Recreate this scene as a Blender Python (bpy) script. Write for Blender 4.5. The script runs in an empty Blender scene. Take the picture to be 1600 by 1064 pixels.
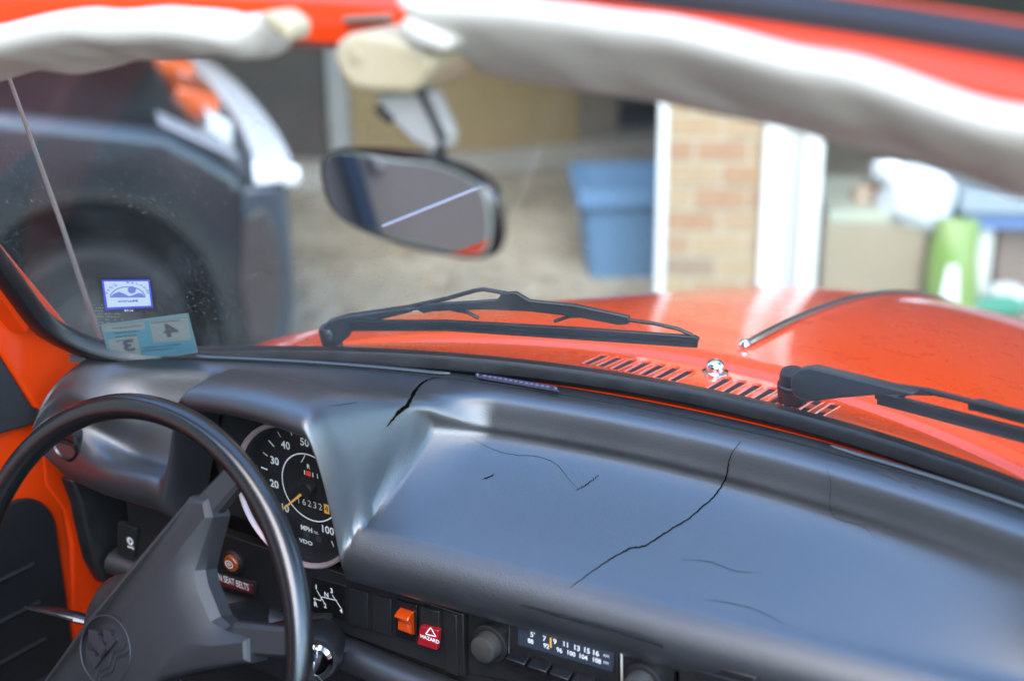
import bpy, bmesh, math, random
from mathutils import Vector, Matrix, noise
from mathutils.bvhtree import BVHTree
random.seed(7)
R = math.radians
SC = bpy.context.scene
COL = SC.collection

# ------------------------------------------------------------------ camera
CAM = Vector((0.51508, -1.07376, 0.50067))
YAW, PIT, ROL, FPX = 0.571437, 0.358207, -0.011957, 2200.36
_cy, _sy, _cp, _sp = math.cos(YAW), math.sin(YAW), math.cos(PIT), math.sin(PIT)
FW = Vector((-_sy*_cp, _cy*_cp, -_sp))
_rt = Vector((_cy, _sy, 0)); _up = _rt.cross(FW)
RT = math.cos(ROL)*_rt + math.sin(ROL)*_up
UP = -math.sin(ROL)*_rt + math.cos(ROL)*_up
cd = bpy.data.cameras.new('camera'); cam = bpy.data.objects.new('camera', cd); COL.objects.link(cam)
cam.matrix_world = Matrix(((RT.x, UP.x, -FW.x, CAM.x), (RT.y, UP.y, -FW.y, CAM.y), (RT.z, UP.z, -FW.z, CAM.z), (0, 0, 0, 1)))
cd.sensor_width = 36; cd.lens = FPX/1600*36; cd.clip_start = 0.02; cd.clip_end = 500
cd.dof.use_dof = True; cd.dof.focus_distance = 1.27; cd.dof.aperture_fstop = 2.7; cd.dof.aperture_blades = 9
SC.camera = cam
# ------------------------------------------------------------------ sky, sun, exposure
SUN_EL, SUN_AZ = R(46), R(160)            # azimuth measured clockwise from +Y
w = bpy.data.worlds.new('World'); SC.world = w; w.use_nodes = True
nt = w.node_tree; bg = nt.nodes['Background']
sky = nt.nodes.new('ShaderNodeTexSky'); sky.sky_type = 'NISHITA'; sky.sun_disc = False
sky.sun_elevation = SUN_EL; sky.sun_rotation = SUN_AZ
sky.air_density = 1.4; sky.dust_density = 0.2; sky.ozone_density = 5.0
nt.links.new(sky.outputs[0], bg.inputs[0]); bg.inputs[1].default_value = 0.15
sl = bpy.data.lights.new('sun', 'SUN'); sl.energy = .9; sl.angle = R(55); sl.color = (1.0, 0.85, 0.66)
so = bpy.data.objects.new('sun', sl); COL.objects.link(so)
sdir = Vector((math.sin(SUN_AZ)*math.cos(SUN_EL), math.cos(SUN_AZ)*math.cos(SUN_EL), math.sin(SUN_EL)))
so.rotation_euler = sdir.to_track_quat('Z', 'Y').to_euler(); so.location = sdir*20
SC.view_settings.view_transform = 'Standard'; SC.view_settings.look = 'None'
SC.view_settings.exposure = 3.0; SC.view_settings.gamma = 1.0; SC.view_settings.use_curve_mapping = False
SC.cycles.max_bounces = 8; SC.cycles.transparent_max_bounces = 16

# ------------------------------------------------------------------ helpers
def at(px, py, X=None, Y=None, Z=None, D=None, P=None, N=None):
    """the point of a real plane that is seen at a picture position (1600 x 1064)"""
    r = FW + RT*((px-800)/FPX) - UP*((py-532)/FPX)
    if X is not None: t = (X-CAM.x)/r.x
    elif Y is not None: t = (Y-CAM.y)/r.y
    elif Z is not None: t = (Z-CAM.z)/r.z
    elif N is not None: t = (Vector(P)-CAM).dot(Vector(N))/r.dot(Vector(N))
    else: t = D
    return CAM + r*t

def sst(x, a, b):
    t = max(0.0, min(1.0, (x-a)/(b-a))); return t*t*(3-2*t)
def lerp(a, b, t): return a+(b-a)*t

def spline(pts, n, closed=False):
    """Catmull-Rom through points (tuples of any length)"""
    out = []; m = len(pts); segs = m if closed else m-1
    for i in range(n):
        u = i*segs/(n if closed else n-1); k = min(int(u), segs-1); t = u-k
        g = (lambda j: pts[j % m]) if closed else (lambda j: pts[max(0, min(m-1, j))])
        p0, p1, p2, p3 = g(k-1), g(k), g(k+1), g(k+2)
        out.append(tuple(0.5*((2*b)+(c-a)*t+(2*a-5*b+4*c-d)*t*t+(3*b-a-3*c+d)*t**3) for a, b, c, d in zip(p0, p1, p2, p3)))
    return out

class MB:
    def __init__(s): s.v = []; s.f = []; s.m = []; s.cur = 0
    def add(s, vs, fs):
        b = len(s.v); s.v += [tuple(p) for p in vs]
        for f in fs: s.f.append(tuple(i+b for i in f)); s.m.append(s.cur)
    def box(s, c, size, rot=None):
        c = Vector(c); h = Vector(size)/2; M = rot or Matrix.Identity(3)
        vs = [c+M@Vector((x*h.x, y*h.y, z*h.z)) for x in (-1, 1) for y in (-1, 1) for z in (-1, 1)]
        s.add(vs, [(0, 1, 3, 2), (4, 6, 7, 5), (0, 4, 5, 1), (2, 3, 7, 6), (0, 2, 6, 4), (1, 5, 7, 3)])
    def prism(s, pts, off):
        """pts: planar polygon of 3D points, off: extrusion vector"""
        n = len(pts); off = Vector(off); a = [Vector(p) for p in pts]
        s.add(a+[p+off for p in a], [tuple(range(n))[::-1], tuple(range(n, 2*n))]+[(i, (i+1) % n, n+(i+1) % n, n+i) for i in range(n)])
    def flat(s, pts): s.add([Vector(p) for p in pts], [tuple(range(len(pts)))])
    def loft(s, rings, closed=True, caps=True):
        n = len(rings[0]); b = []; fs = []
        for r in rings: b += [tuple(p) for p in r]
        for i in range(len(rings)-1):
            for j in range(n if closed else n-1):
                k = (j+1) % n; fs.append((i*n+j, i*n+k, (i+1)*n+k, (i+1)*n+j))
        if caps and closed:
            fs.append(tuple(range(n))[::-1]); o = (len(rings)-1)*n; fs.append(tuple(range(o, o+n)))
        s.add(b, fs)
    def tube(s, path, r, seg=8, closed=False, flat=1.0, upv=None):
        path = [Vector(p) for p in path]; n = len(path); rings = []
        up = Vector(upv) if upv else Vector((0, 0, 1))
        for i, p in enumerate(path):
            if closed: t = path[(i+1) % n]-path[i-1]
            else: t = path[min(n-1, i+1)]-path[max(0, i-1)]
            t.normalize(); a = up.cross(t)
            if a.length < 1e-3: a = Vector((1, 0, 0)).cross(t)
            a.normalize(); b = t.cross(a)
            rr = r[i] if isinstance(r, (list, tuple)) else r
            rings.append([p+a*(rr*math.cos(q))+b*(rr*flat*math.sin(q)) for q in [2*math.pi*j/seg for j in range(seg)]])
        if closed: rings.append(rings[0]); s.loft(rings, True, False)
        else: s.loft(rings)
    def lathe(s, prof, o, axis, seg=32):
        o = Vector(o); ax = Vector(axis).normalized(); a = ax.orthogonal().normalized(); b = ax.cross(a)
        s.loft([[o+ax*h+(a*math.cos(q)+b*math.sin(q))*r for q in [2*math.pi*j/seg for j in range(seg)]] for r, h in prof], True, False)
    def text(s, body, size, o, ux, uy, align='CENTER', sx=1.0, bold=0.0, arc=None):
        c = bpy.data.curves.new('t', 'FONT'); c.body = body; c.size = size; c.align_x = align; c.align_y = 'CENTER'; c.offset = bold if bold > .001 else min(bold, .02*size)
        c.resolution_u = 3
        ob = bpy.data.objects.new('t', c); me = ob.to_mesh()
        o, ux, uy = Vector(o), Vector(ux).normalized(), Vector(uy).normalized()
        vs = [o+ux*(p.co.x*sx)+uy*p.co.y for p in me.vertices]
        s.add(vs, [tuple(p.vertices) for p in me.polygons])
        ob.to_mesh_clear(); bpy.data.objects.remove(ob); bpy.data.curves.remove(c)

WORLD = {}
def obj(name, mb, mats, parent=None, smooth=40, bevel=0.0, seg=2, recalc=True, subsurf=0):
    me = bpy.data.meshes.new(name)
    vs = [Vector(p) for p in mb.v]
    lo = Vector((min(p.x for p in vs), min(p.y for p in vs), min(p.z for p in vs)))
    hi = Vector((max(p.x for p in vs), max(p.y for p in vs), max(p.z for p in vs)))
    o0 = Vector(((lo.x+hi.x)/2, (lo.y+hi.y)/2, lo.z))
    me.from_pydata([p-o0 for p in vs], [], mb.f)
    for m in (mats if isinstance(mats, (list, tuple)) else [mats]): me.materials.append(m)
    if recalc:
        bm = bmesh.new(); bm.from_mesh(me)
        for i, f in enumerate(bm.faces): f.material_index = mb.m[i]
        bmesh.ops.remove_doubles(bm, verts=bm.verts, dist=1e-6)
        bmesh.ops.recalc_face_normals(bm, faces=bm.faces); bm.to_mesh(me); bm.free()
    else:
        for i, p in enumerate(me.polygons): p.material_index = mb.m[i]
    if smooth:
        me.shade_smooth(); me.set_sharp_from_angle(angle=R(smooth))
    o = bpy.data.objects.new(name, me); COL.objects.link(o)
    if parent is not None:
        o.parent = parent; o.location = o0-WORLD[parent.name]
    else: o.location = o0
    WORLD[o.name] = o0
    if bevel:
        b = o.modifiers.new('bevel', 'BEVEL'); b.width = bevel; b.segments = seg; b.limit_method = 'ANGLE'; b.angle_limit = R(35)
    if subsurf:
        b = o.modifiers.new('sub', 'SUBSURF'); b.levels = subsurf; b.render_levels = subsurf
    return o
def thing(name, label, cat, loc, group=None):
    o = bpy.data.objects.new(name, None); COL.objects.link(o); o.location = loc; o.empty_display_size = .1
    WORLD[o.name] = Vector(loc); return tag(o, label, cat, group)
def tag(o, label, cat=None, group=None):
    o['label'] = label
    if cat: o['category'] = cat
    if group: o['group'] = group
    return o
def kind(o, k): o['kind'] = k; return o

# ------------------------------------------------------------------ materials
def mat(name, col, rough=.5, metal=0, spec=.5, coat=0, var=None, vscale=5, bump=0, bscale=50, btype='NOISE', coat_rough=.03, sheen=0, rvar=0, emit=None):
    m = bpy.data.materials.new(name); m.use_nodes = True; t = m.node_tree; p = t.nodes['Principled BSDF']
    p.inputs['Base Color'].default_value = (*col, 1); p.inputs['Roughness'].default_value = rough
    p.inputs['Metallic'].default_value = metal; p.inputs['Specular IOR Level'].default_value = spec
    p.inputs['Coat Weight'].default_value = coat; p.inputs['Coat Roughness'].default_value = coat_rough
    tc = t.nodes.new('ShaderNodeTexCoord')
    if var or rvar:
        n = t.nodes.new('ShaderNodeTexNoise'); n.inputs['Scale'].default_value = vscale; n.inputs['Detail'].default_value = 6; n.inputs['Roughness'].default_value = .65
        t.links.new(tc.outputs['Object'], n.inputs['Vector'])
        mp = t.nodes.new('ShaderNodeMapRange'); mp.inputs[1].default_value = .35; mp.inputs[2].default_value = .65
        t.links.new(n.outputs[0], mp.inputs[0])
        if var:
            x = t.nodes.new('ShaderNodeMix'); x.data_type = 'RGBA'; x.inputs[6].default_value = (*col, 1); x.inputs[7].default_value = (*var, 1)
            t.links.new(mp.outputs[0], x.inputs[0]); t.links.new(x.outputs[2], p.inputs['Base Color'])
        if rvar:
            q = t.nodes.new('ShaderNodeMapRange'); q.inputs[1].default_value = .3; q.inputs[2].default_value = .7; q.inputs[3].default_value = rough-rvar; q.inputs[4].default_value = rough+rvar
            t.links.new(n.outputs[0], q.inputs[0]); t.links.new(q.outputs[0], p.inputs['Roughness'])
    if bump:
        if btype == 'VORONOI':
            n = t.nodes.new('ShaderNodeTexVoronoi'); n.inputs['Scale'].default_value = bscale; out = n.outputs['Distance']
        else:
            n = t.nodes.new('ShaderNodeTexNoise'); n.inputs['Scale'].default_value = bscale; n.inputs['Detail'].default_value = 4; out = n.outputs[0]
        t.links.new(tc.outputs['Object'], n.inputs['Vector'])
        b = t.nodes.new('ShaderNodeBump'); b.inputs['Strength'].default_value = 1; b.inputs['Distance'].default_value = bump
        t.links.new(out, b.inputs['Height']); t.links.new(b.outputs[0], p.inputs['Normal'])
    if emit:
        p.inputs['Emission Color'].default_value = (*emit, 1); p.inputs['Emission Strength'].default_value = 1
    return m

def glass_mat(name, tint=(.93, .96, .95), dust=0.0, gloss=.9):
    m = bpy.data.materials.new(name); m.use_nodes = True; t = m.node_tree; t.nodes.remove(t.nodes['Principled BSDF'])
    out = t.nodes['Material Output']
    tr = t.nodes.new('ShaderNodeBsdfTransparent'); tr.inputs[0].default_value = (*tint, 1)
    gl = t.nodes.new('ShaderNodeBsdfGlossy'); gl.inputs[1].default_value = .01; gl.inputs[0].default_value = (gloss, gloss, gloss, 1)
    ge = t.nodes.new('ShaderNodeNewGeometry'); vd = t.nodes.new('ShaderNodeVectorMath'); vd.operation = 'DOT_PRODUCT'
    t.links.new(ge.outputs['Normal'], vd.inputs[0]); t.links.new(ge.outputs['Incoming'], vd.inputs[1])
    def mth(o, a, b=0.0):
        q = t.nodes.new('ShaderNodeMath'); q.operation = o
        for i, s in enumerate((a, b)):
            if isinstance(s, float): q.inputs[i].default_value = s
            else: t.links.new(s, q.inputs[i])
        return q.outputs[0]
    sch = mth('ADD', mth('MULTIPLY', mth('POWER', mth('SUBTRACT', 1.0, mth('ABSOLUTE', vd.outputs['Value'])), 5.0), .45), .010)
    mx = t.nodes.new('ShaderNodeMixShader'); t.links.new(sch, mx.inputs[0]); t.links.new(tr.outputs[0], mx.inputs[1]); t.links.new(gl.outputs[0], mx.inputs[2])
    last = mx
    if dust:
        tc = t.nodes.new('ShaderNodeTexCoord'); di = t.nodes.new('ShaderNodeBsdfDiffuse'); di.inputs[0].default_value = (.5, .55, .6, 1)
        def noise_node(scale, det, stretch=None):
            n = t.nodes.new('ShaderNodeTexNoise'); n.inputs['Scale'].default_value = scale; n.inputs['Detail'].default_value = det
            if stretch:
                mp = t.nodes.new('ShaderNodeMapping'); mp.inputs['Scale'].default_value = stretch[0]; mp.inputs['Rotation'].default_value = stretch[1]
                t.links.new(tc.outputs['Object'], mp.inputs[0]); t.links.new(mp.outputs[0], n.inputs['Vector'])
            else: t.links.new(tc.outputs['Object'], n.inputs['Vector'])
            return n.outputs[0]
        def rng(s, a, b, c, d):
            q = t.nodes.new('ShaderNodeMapRange'); q.inputs[1].default_value = a; q.inputs[2].default_value = b; q.inputs[3].default_value = c; q.inputs[4].default_value = d
            t.links.new(s, q.inputs[0]); return q.outputs[0]
        def op(o, a, b):
            q = t.nodes.new('ShaderNodeMath'); q.operation = o
            for i, s in enumerate((a, b)):
                if isinstance(s, float): q.inputs[i].default_value = s
                else: t.links.new(s, q.inputs[i])
            return q.outputs[0]
        specks = rng(noise_node(330, 1, ((1, 1, .45), (0, R(35), 0))), .64, .74, 0, .12)
        patch = rng(noise_node(9, 3), .42, .58, 0, 1)
        film = rng(noise_node(14, 5), .30, .8, .008, .030)
        fine = rng(noise_node(150, 4), .6, .8, 0, .03)
        tot = op('ADD', op('ADD', op('MULTIPLY', specks, patch), film), fine)
        tot = op('MULTIPLY', tot, float(dust)*1.25)
        m2 = t.nodes.new('ShaderNodeMixShader'); t.links.new(tot, m2.inputs[0]); t.links.new(mx.outputs[0], m2.inputs[1]); t.links.new(di.outputs[0], m2.inputs[2]); last = m2
    t.links.new(last.outputs[0], out.inputs[0]); return m

M = {}
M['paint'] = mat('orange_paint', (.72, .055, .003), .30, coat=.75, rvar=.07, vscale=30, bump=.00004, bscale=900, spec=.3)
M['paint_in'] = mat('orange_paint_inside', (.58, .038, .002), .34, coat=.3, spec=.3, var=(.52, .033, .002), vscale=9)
M['vinyl'] = mat('black_vinyl', (.009, .010, .012), .41, bump=.00016, bscale=720, btype='VORONOI', var=(.013, .014, .016), vscale=14, rvar=.04, spec=1.0, coat=1.0, coat_rough=.42)
M['vinyl'].node_tree.nodes['Principled BSDF'].inputs['Coat IOR'].default_value = 1.62
M['plastic'] = mat('black_plastic', (.006, .0065, .007), .45, bump=.00012, bscale=1500, var=(.014, .014, .014), vscale=30)
M['panel'] = mat('black_grained_panel', (.0065, .0065, .007), .55, bump=.0002, bscale=1600)
M['rubber'] = mat('black_rubber', (.007, .0075, .009), .38, bump=.00006, bscale=300, rvar=.1, vscale=20)
M['rubber_dull'] = mat('dull_black_rubber', (.014, .014, .016), .6)
M['matte'] = mat('matte_black', (.005, .005, .005), .8)
M['wheel_plastic'] = mat('satin_black_plastic', (.006, .006, .0065), .26, spec=.8, bump=.00005, bscale=700)
M['horn'] = mat('dark_grey_horn_pad', (.015, .015, .0165), .45, bump=.00010, bscale=1300)
M['chrome'] = mat('chrome', (.82, .83, .85), .08, metal=1)
M['steel'] = mat('dull_steel', (.55, .55, .56), .28, metal=1)
M['bezel'] = mat('pinkish_silver_bezel', (.40, .30, .31), .42, metal=.5)
M['white'] = mat('white_print', (.80, .80, .78), .6)
M['cream'] = mat('cream_plastic', (.40, .34, .23), .5, bump=.0003, bscale=120, var=(.35, .30, .19), vscale=20)
M['visor'] = mat('off_white_vinyl', (.50, .485, .435), .55, bump=.0003, bscale=500, var=(.50, .485, .43), vscale=6)
M['grey_plastic'] = mat('pale_grey_plastic', (.26, .26, .25), .4)
M['dial'] = mat('black_dial', (.012, .012, .013), .5)
M['orange'] = mat('orange_pointer', (.85, .40, .08), .5)
M['red_print'] = mat('red_print', (.75, .06, .03), .5)
M['amber'] = mat('amber_lens', (.42, .04, .002), .12, coat=1)
M['red_lens'] = mat('dark_red_lens', (.28, .008, .012), .3, coat=.5)
M['foam'] = mat('torn_foam_edge', (.06, .052, .04), .8)
M['crack'] = mat('dark_crack', (.003, .003, .003), .9, spec=.0)
M['faint'] = mat('faint_crack', (.004, .005, .006), .7, spec=.25)
M['glass'] = glass_mat('windscreen_glass', (.965, .985, .98), 1.0)
M['clear'] = glass_mat('clear_glass', (.95, .96, .96))
M['mirror'] = mat('mirror_silver', (.48, .45, .44), .02, metal=1)
M['green_edge'] = mat('bevelled_glass_edge', (.35, .45, .40), .15)

# ------------------------------------------------------------------ ground
GZ = -0.95
gm = mat('tan_concrete', (.40, .355, .26), .85, var=(.24, .205, .14), vscale=2.6, bump=.004, bscale=60)
g = MB(); N = 40
for i in range(N):
    for j in range(N):
        pass
g.flat([(-60, -60, GZ), (60, -60, GZ), (60, 60, GZ), (-60, 60, GZ)])
kind(obj('driveway', g, gm, smooth=0), 'structure')

# ================================================================== THE CONVERTIBLE
CAR = thing('convertible_car', 'orange red convertible seen from inside over its cracked black dashboard', 'car', (0, -.6, GZ))

def yb(x): return -.004-.50*(x-.056)**2          # foot of the windscreen
def ys(x): return -.0205-.45*(x-.06)**2         # seam of the pad
def yf(x): return -.197+.08*x                   # front of the shelf
def ygap(x): return .095-.85*x*x                # rear edge of the bonnet
def zb(x): return -.06*x*x

# ---- bonnet
def hood_z(x, y):
    d = y-.154
    z = -.002-.0717*d-.2157*d*d if d > 0 else -.002-.05*d
    if d > .75: z -= .25*(d-.75)**2
    cc = .10+.42*sst(y, .05, .60); return z-cc*x*x-.45*x**4
h = MB(); rows = []
for j in range(61):
    t = j/60; row = []
    for i in range(61):
        s = -1+2*i/60
        half = .56-.16*max(0, t-.2)**1.5
        x = s*half; y0 = ygap(x)+.004; y = lerp(y0, 1.12, t)
        z = hood_z(x, y)
        if j == 0: z -= .012
        row.append((x, y, z))
    rows.append(row)
h.loft(rows, closed=False, caps=False)
def smooth_plate(mbuilder, off):
    n = len(mbuilder.v); mbuilder.add([(x, y, z-off) for x, y, z in mbuilder.v], [tuple(i for i in f[::-1]) for f in mbuilder.f])
smooth_plate(h, .02)
hood = obj('bonnet', h, M['paint'], CAR, recalc=False, smooth=60)
s = MB(); path = [(0, y, hood_z(0, y)+.0035) for y in [.157+.9*k/40 for k in range(41)]]
s.tube(path, [.0028]+[.0042]*40, 8)
obj('trim_strip', s, M['steel'], hood)
s = MB(); s.lathe([(0, -.003), (.0055, -.002), (.0058, .002), (.003, .005), (0, .006)], (0, .158, .002), (0, -.5, 1), 12); obj('strip_end', s, M['chrome'], hood)
# front wings
for sx in (-1, 1):
    f = MB(); rows = []
    for i in range(21):
        a = math.pi*i/20; row = []
        for j in range(17):
            b = math.pi*j/16
            row.append((sx*(.52+.24*math.sin(b)*math.sin(a)**.5), .68-.55*math.cos(a), -.72+.42*math.sin(a)*(1-.25*(j/16))**.9-.5*(j/16)**2))
        rows.append(row)
    f.loft(rows, closed=False, caps=False); obj('front_wing', f, M['paint'], CAR, smooth=60)
# ---- cowl
c = MB(); rows = []
for i in range(81):
    x = -.545+1.105*i/80; row = []
    for j in range(9):
        t = j/8; y = lerp(yb(x)+.006, ygap(x), t)
        if y < yb(x)+.006: y = yb(x)+.006
        row.append((x, y, -.004+zb(x)*.9+.004*math.sin(math.pi*t)))
    row.append((x, max(ygap(x), yb(x)+.006), -.03)); rows.append(row)
c.loft(rows, closed=False, caps=False)
cowl = obj('cowl', c, M['paint'], CAR, smooth=50)
def cowl_z(x, y): return -.004+zb(x)*.9+.004*math.sin(math.pi*max(0, min(1, (y-yb(x)-.006)/(ygap(x)-yb(x)-.006))))
slots = [-.112+.0152*k for k in range(7)]+[.018+.0152*k for k in range(8)]
for k, x in enumerate(slots):
    small = k >= 17
    y0 = .036-.25*x*x; y1 = .068-.25*x*x
    if small: y0, y1 = .030, .044
    if small: continue
    d = MB(); dx = .0035
    pts = [(x-.003, y0), (x+.003, y0), (x+.003+dx, y1), (x-.003+dx, y1)]
    d.add([(px, py, cowl_z(px, py)+.0006) for px, py in pts], [(0, 1, 2, 3)]); d.cur = 0
    obj('vent_slot', d, M['matte'], cowl, smooth=0)
    l = MB()
    ring = [(x-.0040, y0-.002), (x+.0042, y0-.001), (x+.0048+dx, y1), (x+.002+dx, y1+.004), (x-.002+dx, y1+.004), (x-.0048+dx, y1)]
    l.tube([(px, py, cowl_z(px, py)+.0006) for px, py in ring[3:]+ring[:1]], .0017, 6)
    l.tube([(px, py, cowl_z(px, py)+.0006) for px, py in ring[:3]], .0009, 6)
    obj('slot_lip', l, M['paint'], cowl)
z0 = cowl_z(.002, .085)
n_ = MB(); n_.lathe([(.0, -.004), (.0125, -.003), (.0125, .0005), (.0095, .0015)], (.002, .083, z0+.001), (0, 0, 1), 20)
n_.lathe([(.0088, .001), (.0088, .006), (.0070, .0105), (.0035, .0125), (0, .013)], (.002, .083, z0+.001), (0, -.15, 1), 20)
obj('washer_jet', n_, M['chrome'], CAR)

# ---- windscreen
def wp(s, t):
    x = s*(.575-.05*t)
    y = lerp(yb(x), -.372-.22*x*x, t)
    return Vector((x, y+.004, zb(x)*(1-t)+.006+.366*t-.03*t*x*x*4))
WS, HS, RC = .575, .44, .085
def rrect(n_corner=10, n_h=44, n_v=12):
    out = []
    def arc(cx, cy, a0):
        for k in range(n_corner+1):
            a = a0+math.pi/2*k/n_corner; out.append((cx+RC*math.cos(a), cy+RC*math.sin(a)))
    x1, y1 = WS-RC, HS-RC
    arc(-x1, RC, math.pi)
    for k in range(1, n_h): out.append((lerp(-x1, x1, k/n_h), 0))
    arc(x1, RC, 1.5*math.pi)
    for k in range(1, n_v): out.append((WS, lerp(RC, y1, k/n_v)))
    arc(x1, y1, 0)
    for k in range(1, n_h): out.append((lerp(x1, -x1, k/n_h), HS))
    arc(-x1, y1, math.pi/2)
    for k in range(1, n_v): out.append((-WS, lerp(y1, RC, k/n_v)))
    return out
RRECT = rrect()
def ring_pts(scale, oy=0.0):
    return [wp(a*scale/WS, ((b-HS/2)*scale+HS/2)/HS)+Vector((0, oy, oy*.7)) for a, b in RRECT]
gl = MB()
scs = [1, .97, .9, .8, .7, .6, .5, .4, .3, .2, .1, .02]
gl.loft([ring_pts(q) for q in scs], True, False); b0 = len(gl.v)
gx = MB(); gx.loft([ring_pts(q) for q in [1.12]+scs], True, False); glass_bvh = BVHTree.FromPolygons([Vector(v) for v in gx.v], gx.f)
gl.loft([ring_pts(q, .0045) for q in scs[::-1]], True, False)
glass = obj('windscreen', gl, M['glass'], CAR, smooth=60, recalc=False)
# seal: flat rubber section swept round the opening
per = ring_pts(1.0); n = len(per); ctr = wp(0, .5); rings = []
for i, p in enumerate(per):
    t = (per[(i+1) % n]-per[i-1]).normalized()
    inw = (ctr-p); inw -= t*inw.dot(t); inw.normalize(); nn = t.cross(inw).normalized()
    if nn.y > 0: nn = -nn                       # towards the cabin
    sec = [(-.020, .006), (-.013, .0085), (-.002, .010), (.0045, .0085), (.0075, .004), (.0075, -.004), (.0, -.011), (-.014, -.011), (-.021, -.002)]
    rings.append([p+inw*a+nn*bb for a, bb in sec])
rings.append(rings[0])
r_ = MB(); r_.loft(rings, True, False); obj('windscreen_seal', r_, M['rubber'], CAR, smooth=35)

# red side posts outside the seal
for sgn in (-1, 1):
    q = MB(); rings = []
    for k in range(15):
        p = wp(sgn, .16+.84*k/14); ox = Vector((sgn, 0, 0)); tt_ = (wp(sgn, .9)-wp(sgn, .3)).normalized(); nb_ = tt_.cross(ox).normalized()
        rings.append([p+ox*a+nb_*b for a, b in ((.012, -.014), (.040, -.018), (.052, 0), (.040, .02), (.012, .016))])
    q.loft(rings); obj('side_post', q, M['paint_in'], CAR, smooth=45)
# header rail with top seal
def hx(i, n=49): return -.60+1.2*i/(n-1)
def rail(sec, name, m, zo=0):
    rr = []
    for i in range(49):
        x = hx(i); yy = -.378-.22*x*x; zz = .384-.10*x*x
        rr.append([(x, yy+a, zz+b+zo) for a, b in sec])
    q = MB(); q.loft(rr); return obj(name, q, m, CAR, smooth=45)
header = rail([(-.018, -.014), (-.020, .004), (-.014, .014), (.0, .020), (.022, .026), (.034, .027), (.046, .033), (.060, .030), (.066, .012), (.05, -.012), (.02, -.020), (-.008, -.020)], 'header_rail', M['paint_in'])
q = rail([(.001, .0195), (.001, .0290), (.010, .0340), (.024, .0345), (.034, .0300), (.036, .0235)], 'roof_seal', M['rubber_dull'])
lt = MB(); lt.prism([at(p[0], p[1], Y=-.403) for p in [(534, 27), (604, 23), (606, 34), (534, 37)]], (0, .01, 0)); obj('latch_plate', lt, mat('dull_latch', (.16, .12, .09), .5), header, bevel=.001)

# ---- inner red panels at the left: pillar, door
p_ = MB(); p_.prism([at(a, b, X=-.60) for a, b in [(-160, 250), (-60, 300), (20, 400), (140, 545), (215, 575), (235, 640), (90, 705), (70, 690), (62, 652), (0, 556), (-160, 330)]], (-.05, 0, 0))
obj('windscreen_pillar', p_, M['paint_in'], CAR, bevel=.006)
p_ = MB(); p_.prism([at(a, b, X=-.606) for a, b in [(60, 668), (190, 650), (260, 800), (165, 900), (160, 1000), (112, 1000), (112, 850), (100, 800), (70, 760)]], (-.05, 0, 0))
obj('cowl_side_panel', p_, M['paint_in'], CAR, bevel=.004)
X1 = -.607
dt = at(70, 640, X=X1); db = at(118, 1064, X=X1)
door = MB()
door.prism([(X1, -.200, -.062), (X1, -.45, -.068), (X1, -.58, -.100), (X1, -1.25, -.095), (X1, -1.25, -.70), (X1, -.215, -.70), (X1, -.205, -.33)], (-.10, 0, 0))
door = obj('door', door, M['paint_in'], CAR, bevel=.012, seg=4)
dc = MB()
pts = []
def rcorner(cx, cz, r, a0, n=8): return [(X1, cx+r*math.cos(a0+math.pi/2*k/n), cz+r*math.sin(a0+math.pi/2*k/n)) for k in range(n+1)]
pts = rcorner(-.275, -.195, .05, 0)+[(X1, -1.22, -.118)]+[(X1, -1.22, -.66), (X1, -.225, -.66)]
dc.prism(pts, (.006, 0, 0)); obj('door_card', dc, mat('black_door_card', (.004, .004, .004), .6, bump=.0004, bscale=300), door, bevel=.002)
for k in range(4):
    rb = MB(); zz = -.21-.045*k
    rb.tube([(X1+.006, -.26, zz-.012), (X1+.006, -.6, zz), (X1+.006, -1.2, zz+.005)], .003, 6); obj('card_pleat', rb, M['plastic'], door)
ws = MB(); ws.prism([at(a, b, X=-.598) for a, b in [(-160, 330), (-5, 545), (64, 655), (40, 668), (-40, 690), (-160, 600)]], (-.04, 0, 0))
obj('quarter_window_seal', ws, M['rubber_dull'], CAR, bevel=.003)
ws = MB(); ws.prism([at(a, b, X=-.600) for a, b in [(-160, 660), (62, 636), (66, 648), (0, 674), (-160, 730)]], (-.02, 0, 0))
obj('door_top_seal', ws, M['rubber_dull'], door, bevel=.002)

# ---- tub: firewall, floor, right side, rear deck
t_ = MB(); t_.box((0, -.10, -.45), (1.12, .03, .62)); t_.box((0, -.95, -.77), (1.2, 1.7, .03)); t_.box((0, -1.78, -.46), (1.2, .03, .62))
for sx in (-.69, .69): t_.box((sx, -.16, -.56), (.025, .30, .42))
t_.box((0, -.16, -.755), (1.36, .16, .02))
obj('cabin_tub', t_, M['matte'], CAR)
rd = MB(); rd.prism([(.607, -.20, -.062), (.607, -1.9, -.02), (.607, -1.9, -.70), (.607, -.20, -.70)], (.10, 0, 0)); obj('door', rd, M['paint_in'], CAR, bevel=.012)
rq = MB(); rq.prism([(-.612, -1.256, -.015), (-.612, -2.0, .01), (-.612, -2.0, -.70), (-.612, -1.256, -.70)], (-.10, 0, 0)); obj('rear_quarter', rq, M['paint'], CAR, bevel=.012)
ch = MB(); ch.tube([(-.645, -.515, -.016), (-.645, -1.9, .05)], .0022, 10); obj('chrome_rail', ch, M['steel'], CAR)

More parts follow.
